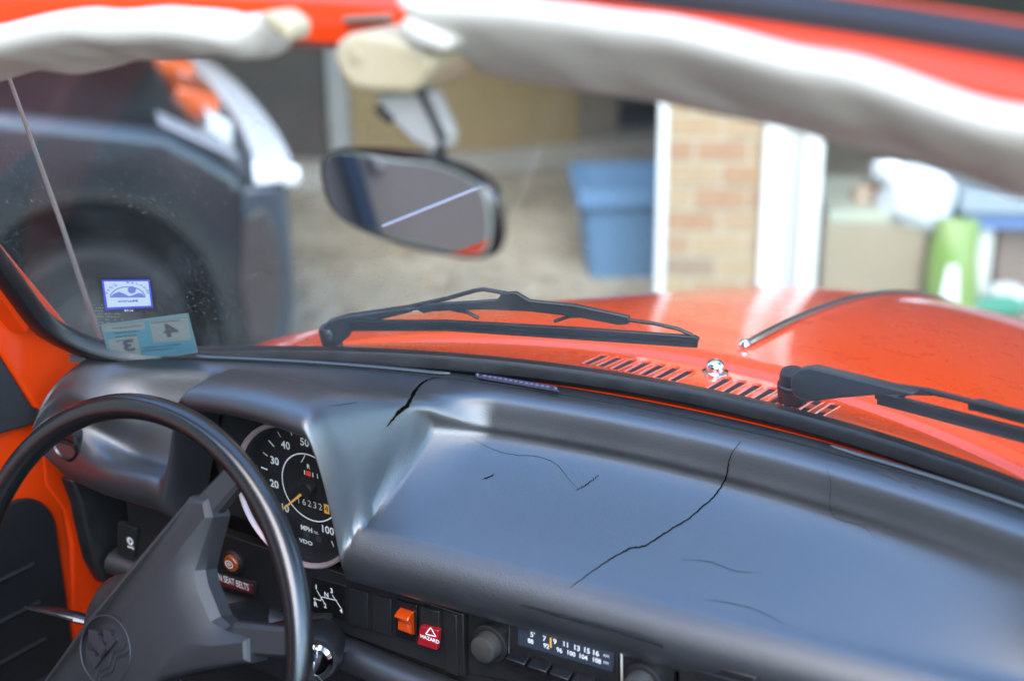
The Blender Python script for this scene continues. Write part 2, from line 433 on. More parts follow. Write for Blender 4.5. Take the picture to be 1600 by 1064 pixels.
for sx in (-.345, .345):
    q = MB(); sec = [(-.24, 0), (-.22, .07), (-.12, .085), (.12, .085), (.22, .07), (.24, 0)]
    q.loft([[(sx+a, y, -.58+z+dz) for a, z in sec] for y, dz in ((-.58, .02), (-.62, .06), (-.80, .05), (-1.08, .0))]); st_ = obj('seat', q, M['plastic'], CAR, bevel=.01)
    q = MB(); q.loft([[(sx+a*k, y-z*.8, zz+z*.2) for a, z in sec] for y, zz, k in ((-1.16, -.50, 1), (-1.22, -.30, 1), (-1.30, -.05, .95), (-1.34, .06, .80), (-1.35, .10, .55))]); obj('seat_back', q, M['plastic'], CAR, bevel=.01)
# ---- dash pad
KA = [(0, 0)]*11
def ease(x, a, b):
    t = max(0.0, min(1.0, (x-a)/(b-a))); return 1-(1-t)**2.6 if t > .06 else (1-(1-.06)**2.6)*(t/.06)**1.6
def profile(x):
    s0, f0 = ys(x), yf(x)
    A = [(s0, -.006), (s0-.015, -.0075), (s0-.026, -.0140), (s0-.034, -.033), (s0-.047, -.0510), (f0+.028, -.0875), (f0+.006, -.0975), (f0-.0085, -.1135), (f0-.0105, -.134), (f0+.001, -.148), (f0+.035, -.153)]
    zt = .021-1.0*(x+.292)**2
    B = [(s0, -.006), (s0-.03, -.006), (s0-.055, -.003), (s0-.085, zt*.4), (-.175, zt*.85), (-.207, zt), (-.2245, zt-.004), (-.2345, zt-.0145), (-.2290, zt-.0255), (-.205, zt-.0275), (-.165, zt-.0275)]
    CE = [(s0, -.006), (s0-.007, -.0075), (s0-.014, -.011), (lerp(s0, -.224, .75), -.0175), (-.2245, -.028), (-.2325, -.044), (-.2365, -.068), (-.2375, -.098), (-.234, -.120), (-.222, -.132), (-.19, -.137)]
    out = []
    for k, (a, b) in enumerate(zip(A, B)):
        if k <= 3 and x > -.3: wgt = sst(x, -.150, -.248)
        elif k == 4 and x > -.3: wgt = .3*sst(x, -.150, -.248)+.7*ease(x, -.198, -.260)
        elif k <= 5: wgt = ease(x, -.205, -.258) if x > -.3 else sst(x, -.432, -.375)
        elif k == 6: wgt = ease(x, -.211, -.248) if x > -.3 else sst(x, -.430, -.380)
        else:
            d = (k-6)/4
            wgt = ease(x, -.214, -.246) if x > -.3 else sst(x, lerp(-.428, -.416, d), lerp(-.382, -.396, d))
        q = (lerp(a[0], b[0], wgt), lerp(a[1], b[1], wgt)); wl2 = .75*sst(x, -.478, -.556); q = (q[0], q[1]+(.020*sst(x, -.37, -.44) if k >= 7 else .008*sst(x, -.37, -.44) if k == 6 else 0))
        out.append((lerp(q[0], CE[k][0], wl2), lerp(q[1], CE[k][1], wl2)))
    return out
xs = []
x = -.584
while x < .735:
    xs.append(x); x += .0025 if (-.45 < x < -.15 or x < -.55) else .008
pad = MB(); rows = []
for x in xs:
    pr = spline(profile(x), 81)
    if x < -.55:
        q = (x+.55)/-.0345; k = math.sqrt(max(0.0, 1-q*q)); cy_, cz_ = ys(x)-.055, -.075
        pr = [(lerp(cy_, y, lerp(k, 1, .25)), lerp(cz_, z, k)) for y, z in pr]
    rows.append([(x, y, z) for y, z in pr])
pad.loft(rows, closed=False, caps=False)
pad_bvh = BVHTree.FromPolygons([Vector(v) for v in pad.v], pad.f)
pad_o = obj('dash_pad', pad, M['vinyl'], CAR, smooth=70)
def on_pad(px, py):
    r = (FW+RT*((px-800)/FPX)-UP*((py-532)/FPX)).normalized()
    loc, nor, i, d = pad_bvh.ray_cast(CAM, r)
    if loc is None: return None
    if nor.dot(r) > 0: nor = -nor
    return loc, nor
def crack(pxs, wid, jitter=1.2, lips=False, n=None, m='crack'):
    n = n or 10*len(pxs)
    pl = spline(pxs, n); pts = []
    for i, (a, b) in enumerate(pl):
        hit = on_pad(a+random.uniform(-1, 1)*jitter, b+random.uniform(-1, 1)*jitter)
        if hit: pts.append(hit)
    core = MB(); L, Rr, prev = [], [], None
    lipm = MB(); la, lb = [], []
    for i, (p, nrm) in enumerate(pts):
        t = (pts[min(len(pts)-1, i+1)][0]-pts[max(0, i-1)][0]).normalized(); sd = t.cross(nrm).normalized()
        e = min(i, len(pts)-1-i)/max(1, (len(pts)-1)*.25); k = wid*(.25+.75*min(1, e))*random.uniform(.75, 1.2)
        q = p+nrm*.0004; L.append(q+sd*k*.5); Rr.append(q-sd*k*.5)
        la.append(p+sd*k*.62+nrm*.0001); lb.append(p-sd*k*.62+nrm*.0001)
    vs = [v for pr in zip(L, Rr) for v in pr]
    core.add(vs, [(2*i, 2*i+1, 2*i+3, 2*i+2) for i in range(len(L)-1)])
    o = obj('crack', core, M[m], pad_o, smooth=0, recalc=False)
    if lips:
        lipm.tube(la[4:-6], wid*.10, 5); lipm.tube(lb[len(lb)//3:], [wid*(.10+.14*random.random()) for _ in lb[len(lb)//3:]], 5)
        lipm.add([v for v in []], []); obj('torn_edge', lipm, M['foam'], pad_o)
    return o
crack([(688, 590), (668, 594), (652, 606), (642, 623), (636, 634), (626, 641), (618, 650), (605, 666)], .0032, .5, True)
crack([(1158, 690), (1146, 704), (1139, 722), (1135, 745), (1122, 768), (1100, 790), (1072, 813), (1040, 832), (1006, 853), (984, 857), (950, 876), (920, 896), (892, 918)], .0013, .8)
crack([(735, 684), (770, 702), (800, 710), (842, 714), (870, 726), (888, 748), (904, 764)], .0004, .4, m='faint')
crack([(900, 766), (918, 756), (935, 742)], .0008, 1.5)
crack([(1292, 730), (1298, 755), (1297, 790), (1308, 810), (1348, 822), (1368, 842)], .0004, .5, m='faint')
crack([(1100, 936), (1140, 942), (1180, 952), (1228, 976)], .0004, .5, m='faint')
crack([(1065, 874), (1110, 878), (1150, 892), (1190, 894)], .0004, .5, m='faint')
crack([(515, 634), (540, 632), (560, 628)], .0004, 1.0, m='faint')
crack([(755, 748), (765, 745), (772, 741)], .0010, 1.2)
crack([(1376, 738), (1394, 744), (1408, 754)], .0016, 1.5, m='foam'); crack([(1424, 760), (1432, 763)], .0014, 1, m='foam')

# black strip in front of the pad with the demister slots, red flange under the seal
d = MB(); rows = []
for i in range(101):
    x = -.575+1.29*i/100; a, b = ys(x), yb(x)-.0015
    rows.append([(x, a-.001, -.012), (x, a+.0012, -.0050), (x, lerp(a, b, .5), -.0030), (x, b, -.0045)])
d.loft(rows, closed=False, caps=False); strip = obj('dash_top_strip', d, M['plastic'], CAR)
for s0, s1, nm in ((-.46, -.215, 'demister_slot'), (.155, .70, 'demister_slot')):
    for k, (fr, wd, mm) in enumerate(((.40, .0038, 'rubber_dull'), (.40, .0016, 'matte'))):
        q = MB(); rows = []
        for i in range(41):
            x = lerp(s0+.004*k, s1-.004*k, i/40); a, b = ys(x), yb(x)-.0015; yy = lerp(a, b, .45)
            e = min(1, min(i, 40-i)/1.5)
            rows.append([(x, yy-wd*e, -.0034+.0004*k), (x, yy, -.0019+.0004*k), (x, yy+wd*e, -.0034+.0004*k)])
        q.loft(rows, closed=False, caps=False)
        obj('demister_slot' if k else 'slot_frame', q, M[mm] if k else mat('slot_grey', (.055, .06, .06), .4), strip)
fl = MB(); rows = []
for i in range(81):
    x = -.17+.87*i/80; kf = .0012+.0026*min(1, i/25); rows.append([(x, yb(x)-.0002-kf, -.0068), (x, yb(x)-kf, -.0046), (x, yb(x)+.002, -.003)])
fl.loft(rows, closed=False, caps=False); obj('screen_flange', fl, M['paint_in'], CAR)
sm = MB(); sm.tube([(x, ys(x)+.0003, -.0056) for x in [-.56+.02*k for k in range(64)]], .0011, 6); obj('pad_seam', sm, M['matte'], strip)
vp = MB(); pts = [at(a, b, Z=-.0028) for a, b in [(740, 582.5), (868, 604.5), (874, 612.5), (746, 590.5)]]
vp.prism(pts, (0, 0, .0010)); vp.cur = 1
ux = (pts[1]-pts[0]).normalized(); uy = Vector((-ux.y, ux.x, 0)); cc = sum(pts, Vector())/4
for k in range(13): vp.box(cc+ux*((k-6)*.0055)+Vector((0, 0, .0012)), (.0032, .0030, .0004), Matrix((ux, uy, Vector((0, 0, 1)))).transposed())
vp.cur = 2
for sgn in (-1, 1): vp.lathe([(.0018, 0), (.0018, .0012), (0, .0018)], cc+ux*(sgn*.041)+Vector((0, 0, .0008)), (0, 0, 1), 10)
obj('chassis_plate', vp, [mat('violet_black_plate', (.05, .045, .075), .4), mat('worn_stamping', (.16, .15, .22), .5), M['steel']], strip, smooth=0)

# ---- instrument panel
YP = -.200
ip = MB()
def PX(px, py, y=YP): return at(px, py, Y=y)
ip.box((-.31, YP+.006, -.186), (.418, .012, .064))
panel = obj('instrument_panel', ip, M['panel'], CAR, bevel=.001)
bk = MB(); bk.box((-.32, -.1625, -.09), (.20, .005, .13)); obj('binnacle_back', bk, M['matte'], CAR)
sw = MB(); sw.box((-.345, -.205, -.226), (.02, .02, .02))
# left lower cover
lc = MB(); lc.prism([at(a, b, X=-.555) for a, b in [(112, 750), (128, 790), (136, 830), (148, 880), (165, 912), (240, 930), (280, 780), (200, 755)]], (-.02, 0, 0)); obj('kick_cover', lc, M['plastic'], CAR, bevel=.003)
lr = MB(); path = [(x, -.205-.010*math.sin((x+.25)*6), -.234) for x in [-.55+.02*k for k in range(33)]]
lr.tube(path, .018, 12, flat=.8); obj('lower_roll', lr, M['vinyl'], CAR)
lb2 = MB(); lb2.box((.12, -.165, -.25), (1.05, .05, .12)); obj('lower_panel', lb2, M['matte'], CAR, bevel=.004)
# ---- speedometer
SPC = Vector((-.2855, -.179, -.087)); AXB = Vector((0, -1, 0))
UXv, UZv = Vector((1, 0, 0)), Vector((0, 0, 1))
hs = MB(); hs.lathe([(.071, 0), (.071, -.004), (.066, -.004)], SPC, AXB, 48); hs.lathe([(0, -.006), (.0705, -.006), (.0705, .015)], SPC, AXB, 48)
spd = obj('speedometer', hs, M['matte'], CAR)
bz = MB(); hs2 = MB(); hs2.lathe([(.0655, .0), (.0677, .0213)], SPC, AXB, 48); obj('inner_wall', hs2, M['matte'], spd); bz.lathe([(.0675, .021), (.0686, .0240), (.0703, .0255), (.0722, .024), (.0725, .018), (.0705, .010)], SPC, AXB, 64); obj('bezel', bz, M['bezel'], spd)
dd = MB(); dd.lathe([(0, .0), (.0655, .0), (.0655, .001), (0, .001)], SPC, AXB, 48); obj('dial', dd, M['dial'], spd)
def dp(r, a, h=.0014): return SPC+Vector((r*math.cos(R(a)), -h, r*math.sin(R(a))))
nu = MB()
def mang(v): return 222-3.2*(v-10)
for v in range(10, 105, 10): 
    p = dp(.0455 if v < 100 else .0435, mang(v)); nu.text(str(v), .0109, p, UXv, UZv, bold=.0002)
for v in range(10, 105, 5):
    a = mang(v); rr = (.0525, .0605) if v % 10 else (.0545, .0605)
    e = Vector((-math.sin(R(a)), 0, math.cos(R(a))))*(.0007 if v % 10 else .0005)
    A_, B_ = dp(rr[0], a), dp(rr[1], a); nu.flat([A_-e, A_+e, B_+e, B_-e])
cs = SPC+Vector((.002, 0, 0))
for k in range(72):
    a0, a1 = R(5*k), R(5*k+5)
    nu.flat([SPC+Vector((r*math.cos(a), -.0014, r*math.sin(a))) for r, a in ((.0335, a0), (.0335, a1), (.0347, a1), (.0347, a0))])
nu.text('MPH', .0072, SPC+Vector((-.008, -.0014, -.0455)), UXv, UZv, bold=.0002)
nu.text('VDO', .0058, SPC+Vector((-.010, -.0014, -.0600)), UXv, UZv, sx=1.3, bold=.0002)
nu.text('R', .0065, SPC+Vector((-.0005, -.0014, .0215)), UXv, UZv, bold=.0001)
nu.text('1', .0075, SPC+Vector((.020, -.0014, .0215)), UXv, UZv)
for k, a in enumerate((-.0055, .0045, .010)):
    nu.box(SPC+Vector((a, -.0014, .0145)), (.0008, .0002, .0045))
nu.box(SPC+Vector((-.006, -.0014, .0285)), (.0007, .0002, .010), Matrix.Rotation(R(32), 3, 'Y'))
obj('numerals', nu, M['white'], spd, smooth=0, recalc=False)
rm = MB(); rm.box(SPC+Vector((-.0008, -.0015, .0145)), (.0062, .0002, .0050)); obj('reserve_mark', rm, M['red_print'], spd, smooth=0)
od = MB(); od.box(SPC+Vector((.002, -.0014, -.017)), (.040, .0006, .0105)); od.cur = 1
for k, ch_ in enumerate('16232'):
    od.text(ch_, .0095, SPC+Vector((-.0148+.0066*k, -.0020, -.017)), UXv, UZv)
od.cur = 2; od.box(SPC+Vector((.0190, -.0015, -.017)), (.006, .0008, .0095)); od.cur = 0; od.text('4', .009, SPC+Vector((.019, -.0022, -.017)), UXv, UZv)
obj('odometer', od, [M['matte'], mat('aged_white_digits', (.5, .5, .46), .6), M['orange']], spd, smooth=0, recalc=False)
wl = MB()
for px_, pz_ in ((-.0085, -.0525), (.006, -.0525)):
    wl.lathe([(0, .0006), (.0048 if px_ < 0 else .0036, .0006), (.0044 if px_ < 0 else .0034, .0014), (0, .0016)], SPC+Vector((px_, 0, pz_)), AXB, 6 if px_ < 0 else 14)
obj('tell_tale', wl, mat('dark_tell_tale', (.03, .033, .035), .3), spd)
tt = MB(); tt.text('OIL', .0036, SPC+Vector((.0035, -.0014, -.0462)), UXv, UZv); obj('tell_tale_print', tt, M['white'], spd, smooth=0, recalc=False)
nd = MB(); a = R(222); dv = Vector((math.cos(a), 0, math.sin(a))); ev = Vector((-dv.z, 0, dv.x))
hubp = SPC+Vector((0, -.0055, 0))
nd.prism([hubp+dv*.006-ev*.0012, hubp+dv*.049-ev*.0007, hubp+dv*.049+ev*.0007, hubp+dv*.006+ev*.0012], (0, -.0008, 0)); obj('needle', nd, M['orange'], spd)
hc = MB(); hc.lathe([(.0078, .001), (.0078, .008), (.0068, .0092), (0, .0095)], SPC, AXB, 24); obj('needle_hub', hc, M['plastic'], spd)
gs = MB(); gs.lathe([(0, .0135), (.0655, .0135), (.0655, .0150), (0, .0150)], SPC, AXB, 48); obj('dial_glass', gs, M['clear'], spd)

# ---- switches and tell-tales on the panel
Yt = YP-.0005
def plate(name, px, m, dep=.003, parent=panel, bevel=.0006, y=YP):
    q = MB(); q.prism([at(a, b, Y=y) for a, b in px], (0, -dep, 0)); return obj(name, q, m, parent, bevel=bevel)
def tx(mb, s_, size, px, py, y, sx=1.0, bold=0.0): mb.text(s_, size, at(px, py, Y=y), UXv, UZv, sx=sx, bold=bold)
plate('shift_pattern_plate', [(487, 899), (541, 914), (541, 969), (487, 953)], mat('gloss_black_plate', (.006, .006, .006), .25), .0012)
sp = MB(); y1 = YP-.0016
for s_, a, b in (('1', 494, 917), ('3', 518, 923), ('N', 510, 929), ('R', 493, 944), ('2', 508, 946), ('4', 533, 954)): tx(sp, s_, .0070, a, b, y1, bold=.0002)
def seg(mb, p0, p1, wd, y):
    A_, B_ = at(*p0, Y=y), at(*p1, Y=y); t = (B_-A_).normalized(); e = Vector((-t.z, 0, t.x))*wd/2; mb.flat([A_-e, B_-e, B_+e, A_+e])
for p0, p1 in (((495, 922), (509, 945)), ((503, 932), (527, 938)), ((519, 929), (533, 950)), ((503, 932), (501, 938)), ((501, 938), (490, 934)), ((490, 934), (493, 939))):
    seg(sp, p0, p1, .0008, y1)
obj('shift_pattern', sp, M['white'], panel, smooth=0, recalc=False)
for x0 in ((548, 917), (585, 927)):
    a, b = x0; plate('blank_switch_cover', [(a, b), (a+29, b+7), (a+29, b+63), (a, b+56)], M['plastic'], .003)
plate('rocker_frame', [(622, 934), (655, 943), (655, 1000), (622, 990)], M['wheel_plastic'], .004)
rk = MB(); A_ = at(623, 950, Y=YP-.006); 
pr_ = [(0, 0), (-.004, -.001), (-.0075, -.004), (-.003, -.010), (-.004, -.018), (-.001, -.021), (.002, -.021), (.002, 0)]
xa, zt_ = at(624, 952, Y=YP-.005).x, at(624, 949, Y=YP-.005).z; xb_ = at(645, 952, Y=YP-.005).x
rk.prism([(xa, YP-.004+a*1.3, zt_+b*1.12) for a, b in pr_], (xb_-xa, 0, 0)); obj('amber_rocker', rk, M['amber'], panel, bevel=.0008)
plate('hazard_switch', [(663, 943), (692, 951), (692, 985), (663, 977)], M['plastic'], .006)
hzp = MB(); hp = [at(a, b, Y=YP-.005) for a, b in [(662, 973), (691, 980), (688, 1011), (657, 1001)]]
hzp.prism(hp, (0, -.006, 0)); obj('hazard_rocker', hzp, M['red_lens'], panel, bevel=.001)
hz = MB(); y2 = YP-.0114
tri = [(673, 980), (681, 994), (665, 990)]
for i in range(3): seg(hz, tri[i], tri[(i+1) % 3], .0011, y2)
hz.text('HAZARD', .0052, at(671.5, 998, Y=y2), UXv, UZv, bold=.00025, sx=.98); obj('hazard_print', hz, M['white'], panel, smooth=0, recalc=False)
bl = MB(); c0 = at(367, 876, Y=YP); bl.lathe([(.013, 0), (.013, .003), (.0105, .005), (.009, .004)], c0, AXB, 28); obj('warning_lamp_ring', bl, M['plastic'], panel)
al = MB(); al.lathe([(.0088, .001), (.0088, .006), (.0078, .0072), (0, .0075)], c0, AXB, 24); obj('warning_lamp', al, mat('brown_amber_lens', (.30, .06, .008), .2, coat=.8), panel)
ic = MB()
for k in range(24):
    a0, a1 = 2*math.pi*k/24, 2*math.pi*(k+1)/24
    for r0, r1, sx_ in ((.0040, .0052, 1.0), (.0011, .0022, 1.0)):
        ic.flat([c0+Vector((r*sx_*math.cos(a), -.0082, r*.8*math.sin(a))) for r, a in ((r0, a0), (r0, a1), (r1, a1), (r1, a0))])
obj('brake_symbol', ic, M['white'], panel, smooth=0, recalc=False)
plate('seat_belt_light_frame', [(305, 884), (403, 908), (403, 929), (305, 905)], M['plastic'], .003)
plate('seat_belt_light', [(309, 889), (399, 911), (399, 925), (309, 902)], mat('dark_red_window', (.10, .012, .012), .3), .004)
sb = MB(); sb.text('FASTEN SEAT BELTS', .0105, at(354.5, 906, Y=YP-.0044), UXv, UZv, sx=.62, bold=.0001); obj('seat_belt_print', sb, M['white'], panel, smooth=0, recalc=False)
plate('light_switch', [(190, 812), (220, 822), (214, 868), (190, 862)], M['plastic'], .006)
li = MB(); c1 = at(203, 845, Y=YP-.0064)
for k in range(20):
    a0, a1 = 2*math.pi*k/20, 2*math.pi*(k+1)/20; li.flat([c1+Vector((r*math.cos(a), 0, r*math.sin(a))) for r, a in ((.0028, a0), (.0028, a1), (.0043, a1), (.0043, a0))])
li.flat([c1+Vector((a, 0, b)) for a, b in ((-.003, -.0035), (-.001, -.0035), (-.001, .0035), (-.003, .0035))])
for k in range(4): li.flat([c1+Vector((-.004+.0024*k+a, 0, b-.0085)) for a, b in ((0, 0), (.0014, 0), (.0014, .0024), (0, .0024))])
obj('light_switch_print', li, M['white'], panel, smooth=0, recalc=False)
ps = MB(); ps.prism([at(a, b, Y=YP-.0002) for a, b in [(402, 945), (440, 950), (440, 962), (408, 955)]], (0, -.0012, 0)); obj('panel_recess', ps, M['matte'], panel)
# left vent
vt = MB(); c2 = at(106, 690, Y=-.2365); vt.lathe([(.020, -.01), (.020, .004), (.017, .006), (.015, .003), (0, .001)], c2, (0, -1, .02), 28)
vt2 = MB(); vt2.box(c2+Vector((0, -.003, 0)), (.028, .003, .003)); vo = obj('air_vent', vt, M['wheel_plastic'], CAR); obj('vent_tab', vt2, M['plastic'], vo, bevel=.0008)

# ---- radio
YR = -.196
rp = MB(); rp.prism([at(a, b, Y=YR) for a, b in [(731, 946), (735, 938), (745, 938), (1046, 1016), (1052, 1024), (1052, 1110), (731, 1052)]], (0, .006, 0))
radio = obj('radio', rp, mat('black_radio_plate', (.008, .0085, .009), .4, var=(.012, .012, .012), vscale=40), CAR, bevel=.0008)
pe = MB(); pe.box((at(711, 985, Y=YR).x-.001, YR+.0, -.187), (.014, .012, .062)); obj('panel_end', pe, M['panel'], CAR, bevel=.0008)
def knob(px, py):
    c = at(px, py, Y=YR-.016)
    q = MB(); q.lathe([(.0155, -.016), (.0155, -.011), (.013, -.010), (.0125, .0), (.0118, .003), (.0095, .0042), (0, .0045)], c, AXB, 32); o = obj('radio_knob', q, mat('worn_grey_knob', (.045, .043, .038), .4, var=(.03, .029, .026), vscale=60), radio)
    q = MB(); q.lathe([(.0175, -.016), (.0175, -.009), (.0155, -.008), (.0135, -.008)], c, AXB, 32); obj('knob_ring', q, M['plastic'], radio)
    return o
knob(756, 1013); knob(996, 1076)
fr = MB(); fpts = [at(a, b, Y=YR-.004) for a, b in [(796, 1036), (795, 972), (799, 967), (805, 968), (962, 1011), (969, 1015), (971, 1021), (972, 1085)]]
fr.tube(fpts, .0010, 6); obj('radio_frame', fr, mat('grey_white_edge', (.42, .42, .38), .5), radio)
nb = MB(); nb.prism([at(a, b, Y=YR) for a, b in [(797, 1042), (797, 969), (968, 1014), (971, 1090)]], (0, -.0042, 0)); obj('radio_nose', nb, M['plastic'], radio, bevel=.0008)
rw = MB(); rw.prism([at(a, b, Y=YR-.0042) for a, b in [(810, 978), (960, 1019), (958, 1049), (810, 1006)]], (0, -.0006, 0)); obj('radio_dial', rw, mat('slate_dial_window', (.028, .036, .050), .25, coat=.5), radio)
rt_ = MB(); y3 = YR-.0052
for s_, a, b in (("5'", 832, 991.5), ('7', 850.5, 997.5), ('9', 867, 1002), ('11', 884, 1006.5), ('13', 901, 1012), ('15', 916.5, 1016), ('16', 930.5, 1020)): tx(rt_, s_, .0068, a, b, y3, bold=.00025)
for s_, a, b in (('88', 829, 1001.5), ('92', 853.5, 1009), ('96', 874, 1015.5), ('100', 892, 1020.5), ('104', 911, 1026), ('108', 932, 1031.5)): tx(rt_, s_, .0062, a, b, y3, bold=.0002, sx=.92)
tx(rt_, 'AM', .0038, 947, 1024.5, y3); tx(rt_, 'FM', .0038, 947, 1035.5, y3)
obj('radio_numerals', rt_, M['white'], radio, smooth=0, recalc=False)
pn = MB(); pn.box(at(860.5, 1003.5, Y=YR-.0056), (.0014, .0004, .0095)); obj('tuning_pointer', pn, M['orange'], radio, smooth=0)
for k in range(5):
    q = MB(); x0 = -.050+.0215*k; 
    q.prism([(x0, YR-.004, -.1705), (x0+.0185, YR-.004, -.1705), (x0+.0185, YR-.015, -.1745), (x0, YR-.015, -.1745)], (0, 0, -.006)); obj('push_button', q, M['wheel_plastic'], radio, bevel=.0006)
tr = MB(); tr.tube([at(a, b, Y=-.209) for a, b in [(686, 909), (760, 928), (860, 957), (960, 985), (1020, 1004), (1036, 1010)]], .0011, 6); obj('trim_edge', tr, M['wheel_plastic'], radio)
for a, b in ((767, 940), (955, 998)):
    q = MB(); q.lathe([(.0022, -.001), (.0022, .001), (0, .0018)], at(a, b, Y=YR-.001), AXB, 12); obj('screw_head', q, M['steel'], radio)
gb = MB(); gb.prism([at(a, b, Y=-.197) for a, b in [(1060, 1026), (1180, 1058), (1180, 1200), (1060, 1150)]], (0, .01, 0)); gb_o = obj('glovebox_lid', gb, M['plastic'], CAR, bevel=.001)
gl2 = MB(); gl2.prism([at(a, b, Y=-.1985) for a, b in [(1085, 1046), (1250, 1090), (1250, 1130), (1085, 1080)]], (0, .004, 0)); obj('lid_edge', gl2, M['panel'], gb_o, bevel=.001)

# ---- steering wheel
TW = R(20.7); WC = Vector((-.344, -.369, -.161)); WX = Vector((1, 0, 0)); WY = Vector((0, math.sin(TW), math.cos(TW))); WN = WX.cross(WY)   # WN towards the driver
ROT = R(57); LX = WX*math.cos(ROT)+WY*math.sin(ROT); LY = -WX*math.sin(ROT)+WY*math.cos(ROT)
def wl_(a, b, h=0.0): return WC+LX*a+LY*b+WN*h
WR = .196
rim = MB(); ra, rb = .0125, .0115
rings = []
for i in range(97):
    a = 2*math.pi*i/96; d_ = WX*math.cos(a)+WY*math.sin(a)
    rings.append([WC+d_*(WR+ra*math.cos(q)*.92)+WN*(rb*math.sin(q)) for q in [2*math.pi*j/16 for j in range(16)]])
rim.loft(rings, True, False); 
hubm = MB(); hubm.lathe([(.05, -.05), (.05, -.005), (.042, .005), (0, .006)], WC, WN, 32)
sw_o = obj('steering_wheel', hubm, M['plastic'], CAR)
obj('rim', rim, M['wheel_plastic'], sw_o, smooth=60)
half = [(.150, .022), (.163, .007), (.156, -.009), (.1275, -.021), (.1145, -.030), (.1085, -.041), (.1005, -.068), (.1025, -.080), (.118, -.104), (.104, -.1195), (.064, -.093), (.030, -.073)]
poly = [(0, .0235)]+half+[(0, -.068)]+[(-a, b) for a, b in half[::-1]]
hp_ = MB(); n = len(poly)
def ring_off(sc_list):
    out = []
    for s_, hgt in sc_list:
        r0 = []
        for i, (a, b) in enumerate(poly):
            pa, pb, pc = Vector(poly[i-1]), Vector(poly[i]), Vector(poly[(i+1) % n])
            t1, t2 = (pb-pa).normalized(), (pc-pb).normalized(); nn = Vector((t1.y+t2.y, -(t1.x+t2.x)))
            nn = nn.normalized() if nn.length > 1e-6 else Vector((t1.y, -t1.x))
            j_ = min(i, n-i); mul = {4: 2.5, 5: 4.5, 6: 5.5, 7: 5.0, 8: 2.5}.get(j_, 1.0); q = pb+nn*(s_*mul); dist = math.hypot(*q); drop = max(0, dist-.10)*.14+(.006*(1-s_/.0065) if mul > 2 else 0)
            r0.append(wl_(q.x, q.y, hgt-drop))
        out.append(r0)
    return out
hp_.loft(ring_off([(0.0, .002), (.0, .016), (.0012, .0215), (.0035, .024), (.0065, .025)]))
obj('horn_pad', hp_, M['horn'], sw_o, smooth=22)
# sloping facets between the upper and lower arms
for sg in (-1, 1):
    q = MB(); fa = [(.060, -.003), (.132, -.020), (.100, -.072), (.058, -.050)]
    top = [wl_(sg*a, b, .0252) for a, b in [(.050, .0), (.138, -.012), (.122, -.040), (.106, -.082), (.050, -.058)]]
    low = [wl_(sg*a, b, .0185) for a, b in [(.070, -.010), (.126, -.021), (.114, -.042), (.103, -.073), (.070, -.055)]]
    m5 = 5
    q.add(top+low, [(i, (i+1) % m5, m5+(i+1) % m5, m5+i) for i in range(m5)]+[tuple(range(m5, 2*m5))])
for sg in (-1, 1):
    for a0, b0, a1, b1, wd0, wd1 in ((.148, .006, .192, .006, .0125, .0105), (.102, -.0925, .140, -.131, .0130, .0120)):
        q = MB(); A_, B_ = Vector((sg*a0, b0)), Vector((sg*a1, b1)); t = (B_-A_).normalized(); e = Vector((-t.y, t.x))
        rings = []
        for k in range(7):
            f = k/6; c_ = A_.lerp(B_, f); wd = lerp(wd0, wd1, f); hh = lerp(.0055, .001, f); th = lerp(.0085, .0065, f)
            rings.append([wl_(*(c_+e*(wd*u)), hh+th*v) for u, v in ((-1, -.6), (-1, .5), (-.75, 1), (.75, 1), (1, .5), (1, -.6), (.6, -1), (-.6, -1))])
        q.loft(rings); obj('spoke', q, M['horn'], sw_o, smooth=30)
em = MB(); E0 = (-.004, -.0125); er = .0295
em.tube([wl_(E0[0]+er*math.cos(a), E0[1]+er*math.sin(a), .0252) for a in [2*math.pi*k/48 for k in range(48)]], .0011, 6, closed=True, upv=WN)
def epoly(pts, hgt=.0032):
    em.prism([wl_(E0[0]+a, E0[1]+b, .0249) for a, b in pts], WN*hgt)
for cx, ww, top in ((-.013, .0042, .008), (0, .0052, .019), (.013, .0042, .008)):
    epoly([(cx-ww, -.004), (cx+ww, -.004), (cx+ww, top-.005), (cx+ww*1.25, top-.005), (cx+ww*1.25, top-.002), (cx, top+.005), (cx-ww*1.25, top-.002), (cx-ww*1.25, top-.005), (cx-ww, top-.005)])
epoly([(-.009, -.004), (.009, -.004), (.009, .001), (.006, .001), (.006, -.001), (-.006, -.001), (-.006, .001), (-.009, .001)])
for dz in (-.010, -.0155):
    em.tube([wl_(E0[0]+a, E0[1]+dz+.0022*math.sin(a*260), .0252) for a in [-.023+.046*k/20 for k in range(21)]], .0014, 5, upv=WN)
obj('emblem', em, M['horn'], sw_o, smooth=40)
# column, stalks, ignition
co = MB(); co.lathe([(.0, -.04), (.030, -.04), (.030, -.10), (.030, -.26), (.028, -.30)], WC-WY*.022, WN, 28); col_o = obj('steering_column', co, M['plastic'], CAR)
def stalk(path, r, name):
    q = MB(); q.tube(path, r, 10, flat=.55, upv=(0, 0, 1)); return obj(name, q, M['wheel_plastic'], CAR)
c3 = WC-WN*.055
stalk([c3+Vector((-.02, 0, .0)), at(150, 972, Y=-.30), at(120, 964, Y=-.31), at(75, 953, Y=-.315), at(40, 947, Y=-.32)], [.006, .006, .0075, .0065, .004], 'indicator_stalk')
stalk([c3+Vector((.02, 0, .01)), at(400, 985, Y=-.275), at(450, 973, Y=-.28), at(495, 964, Y=-.285), at(514, 963, Y=-.285)], [.006, .006, .006, .0058, .0045], 'wiper_stalk')
ig = MB(); c4 = at(492, 1030, Y=-.262); axi = Vector((.55, -.80, .15))
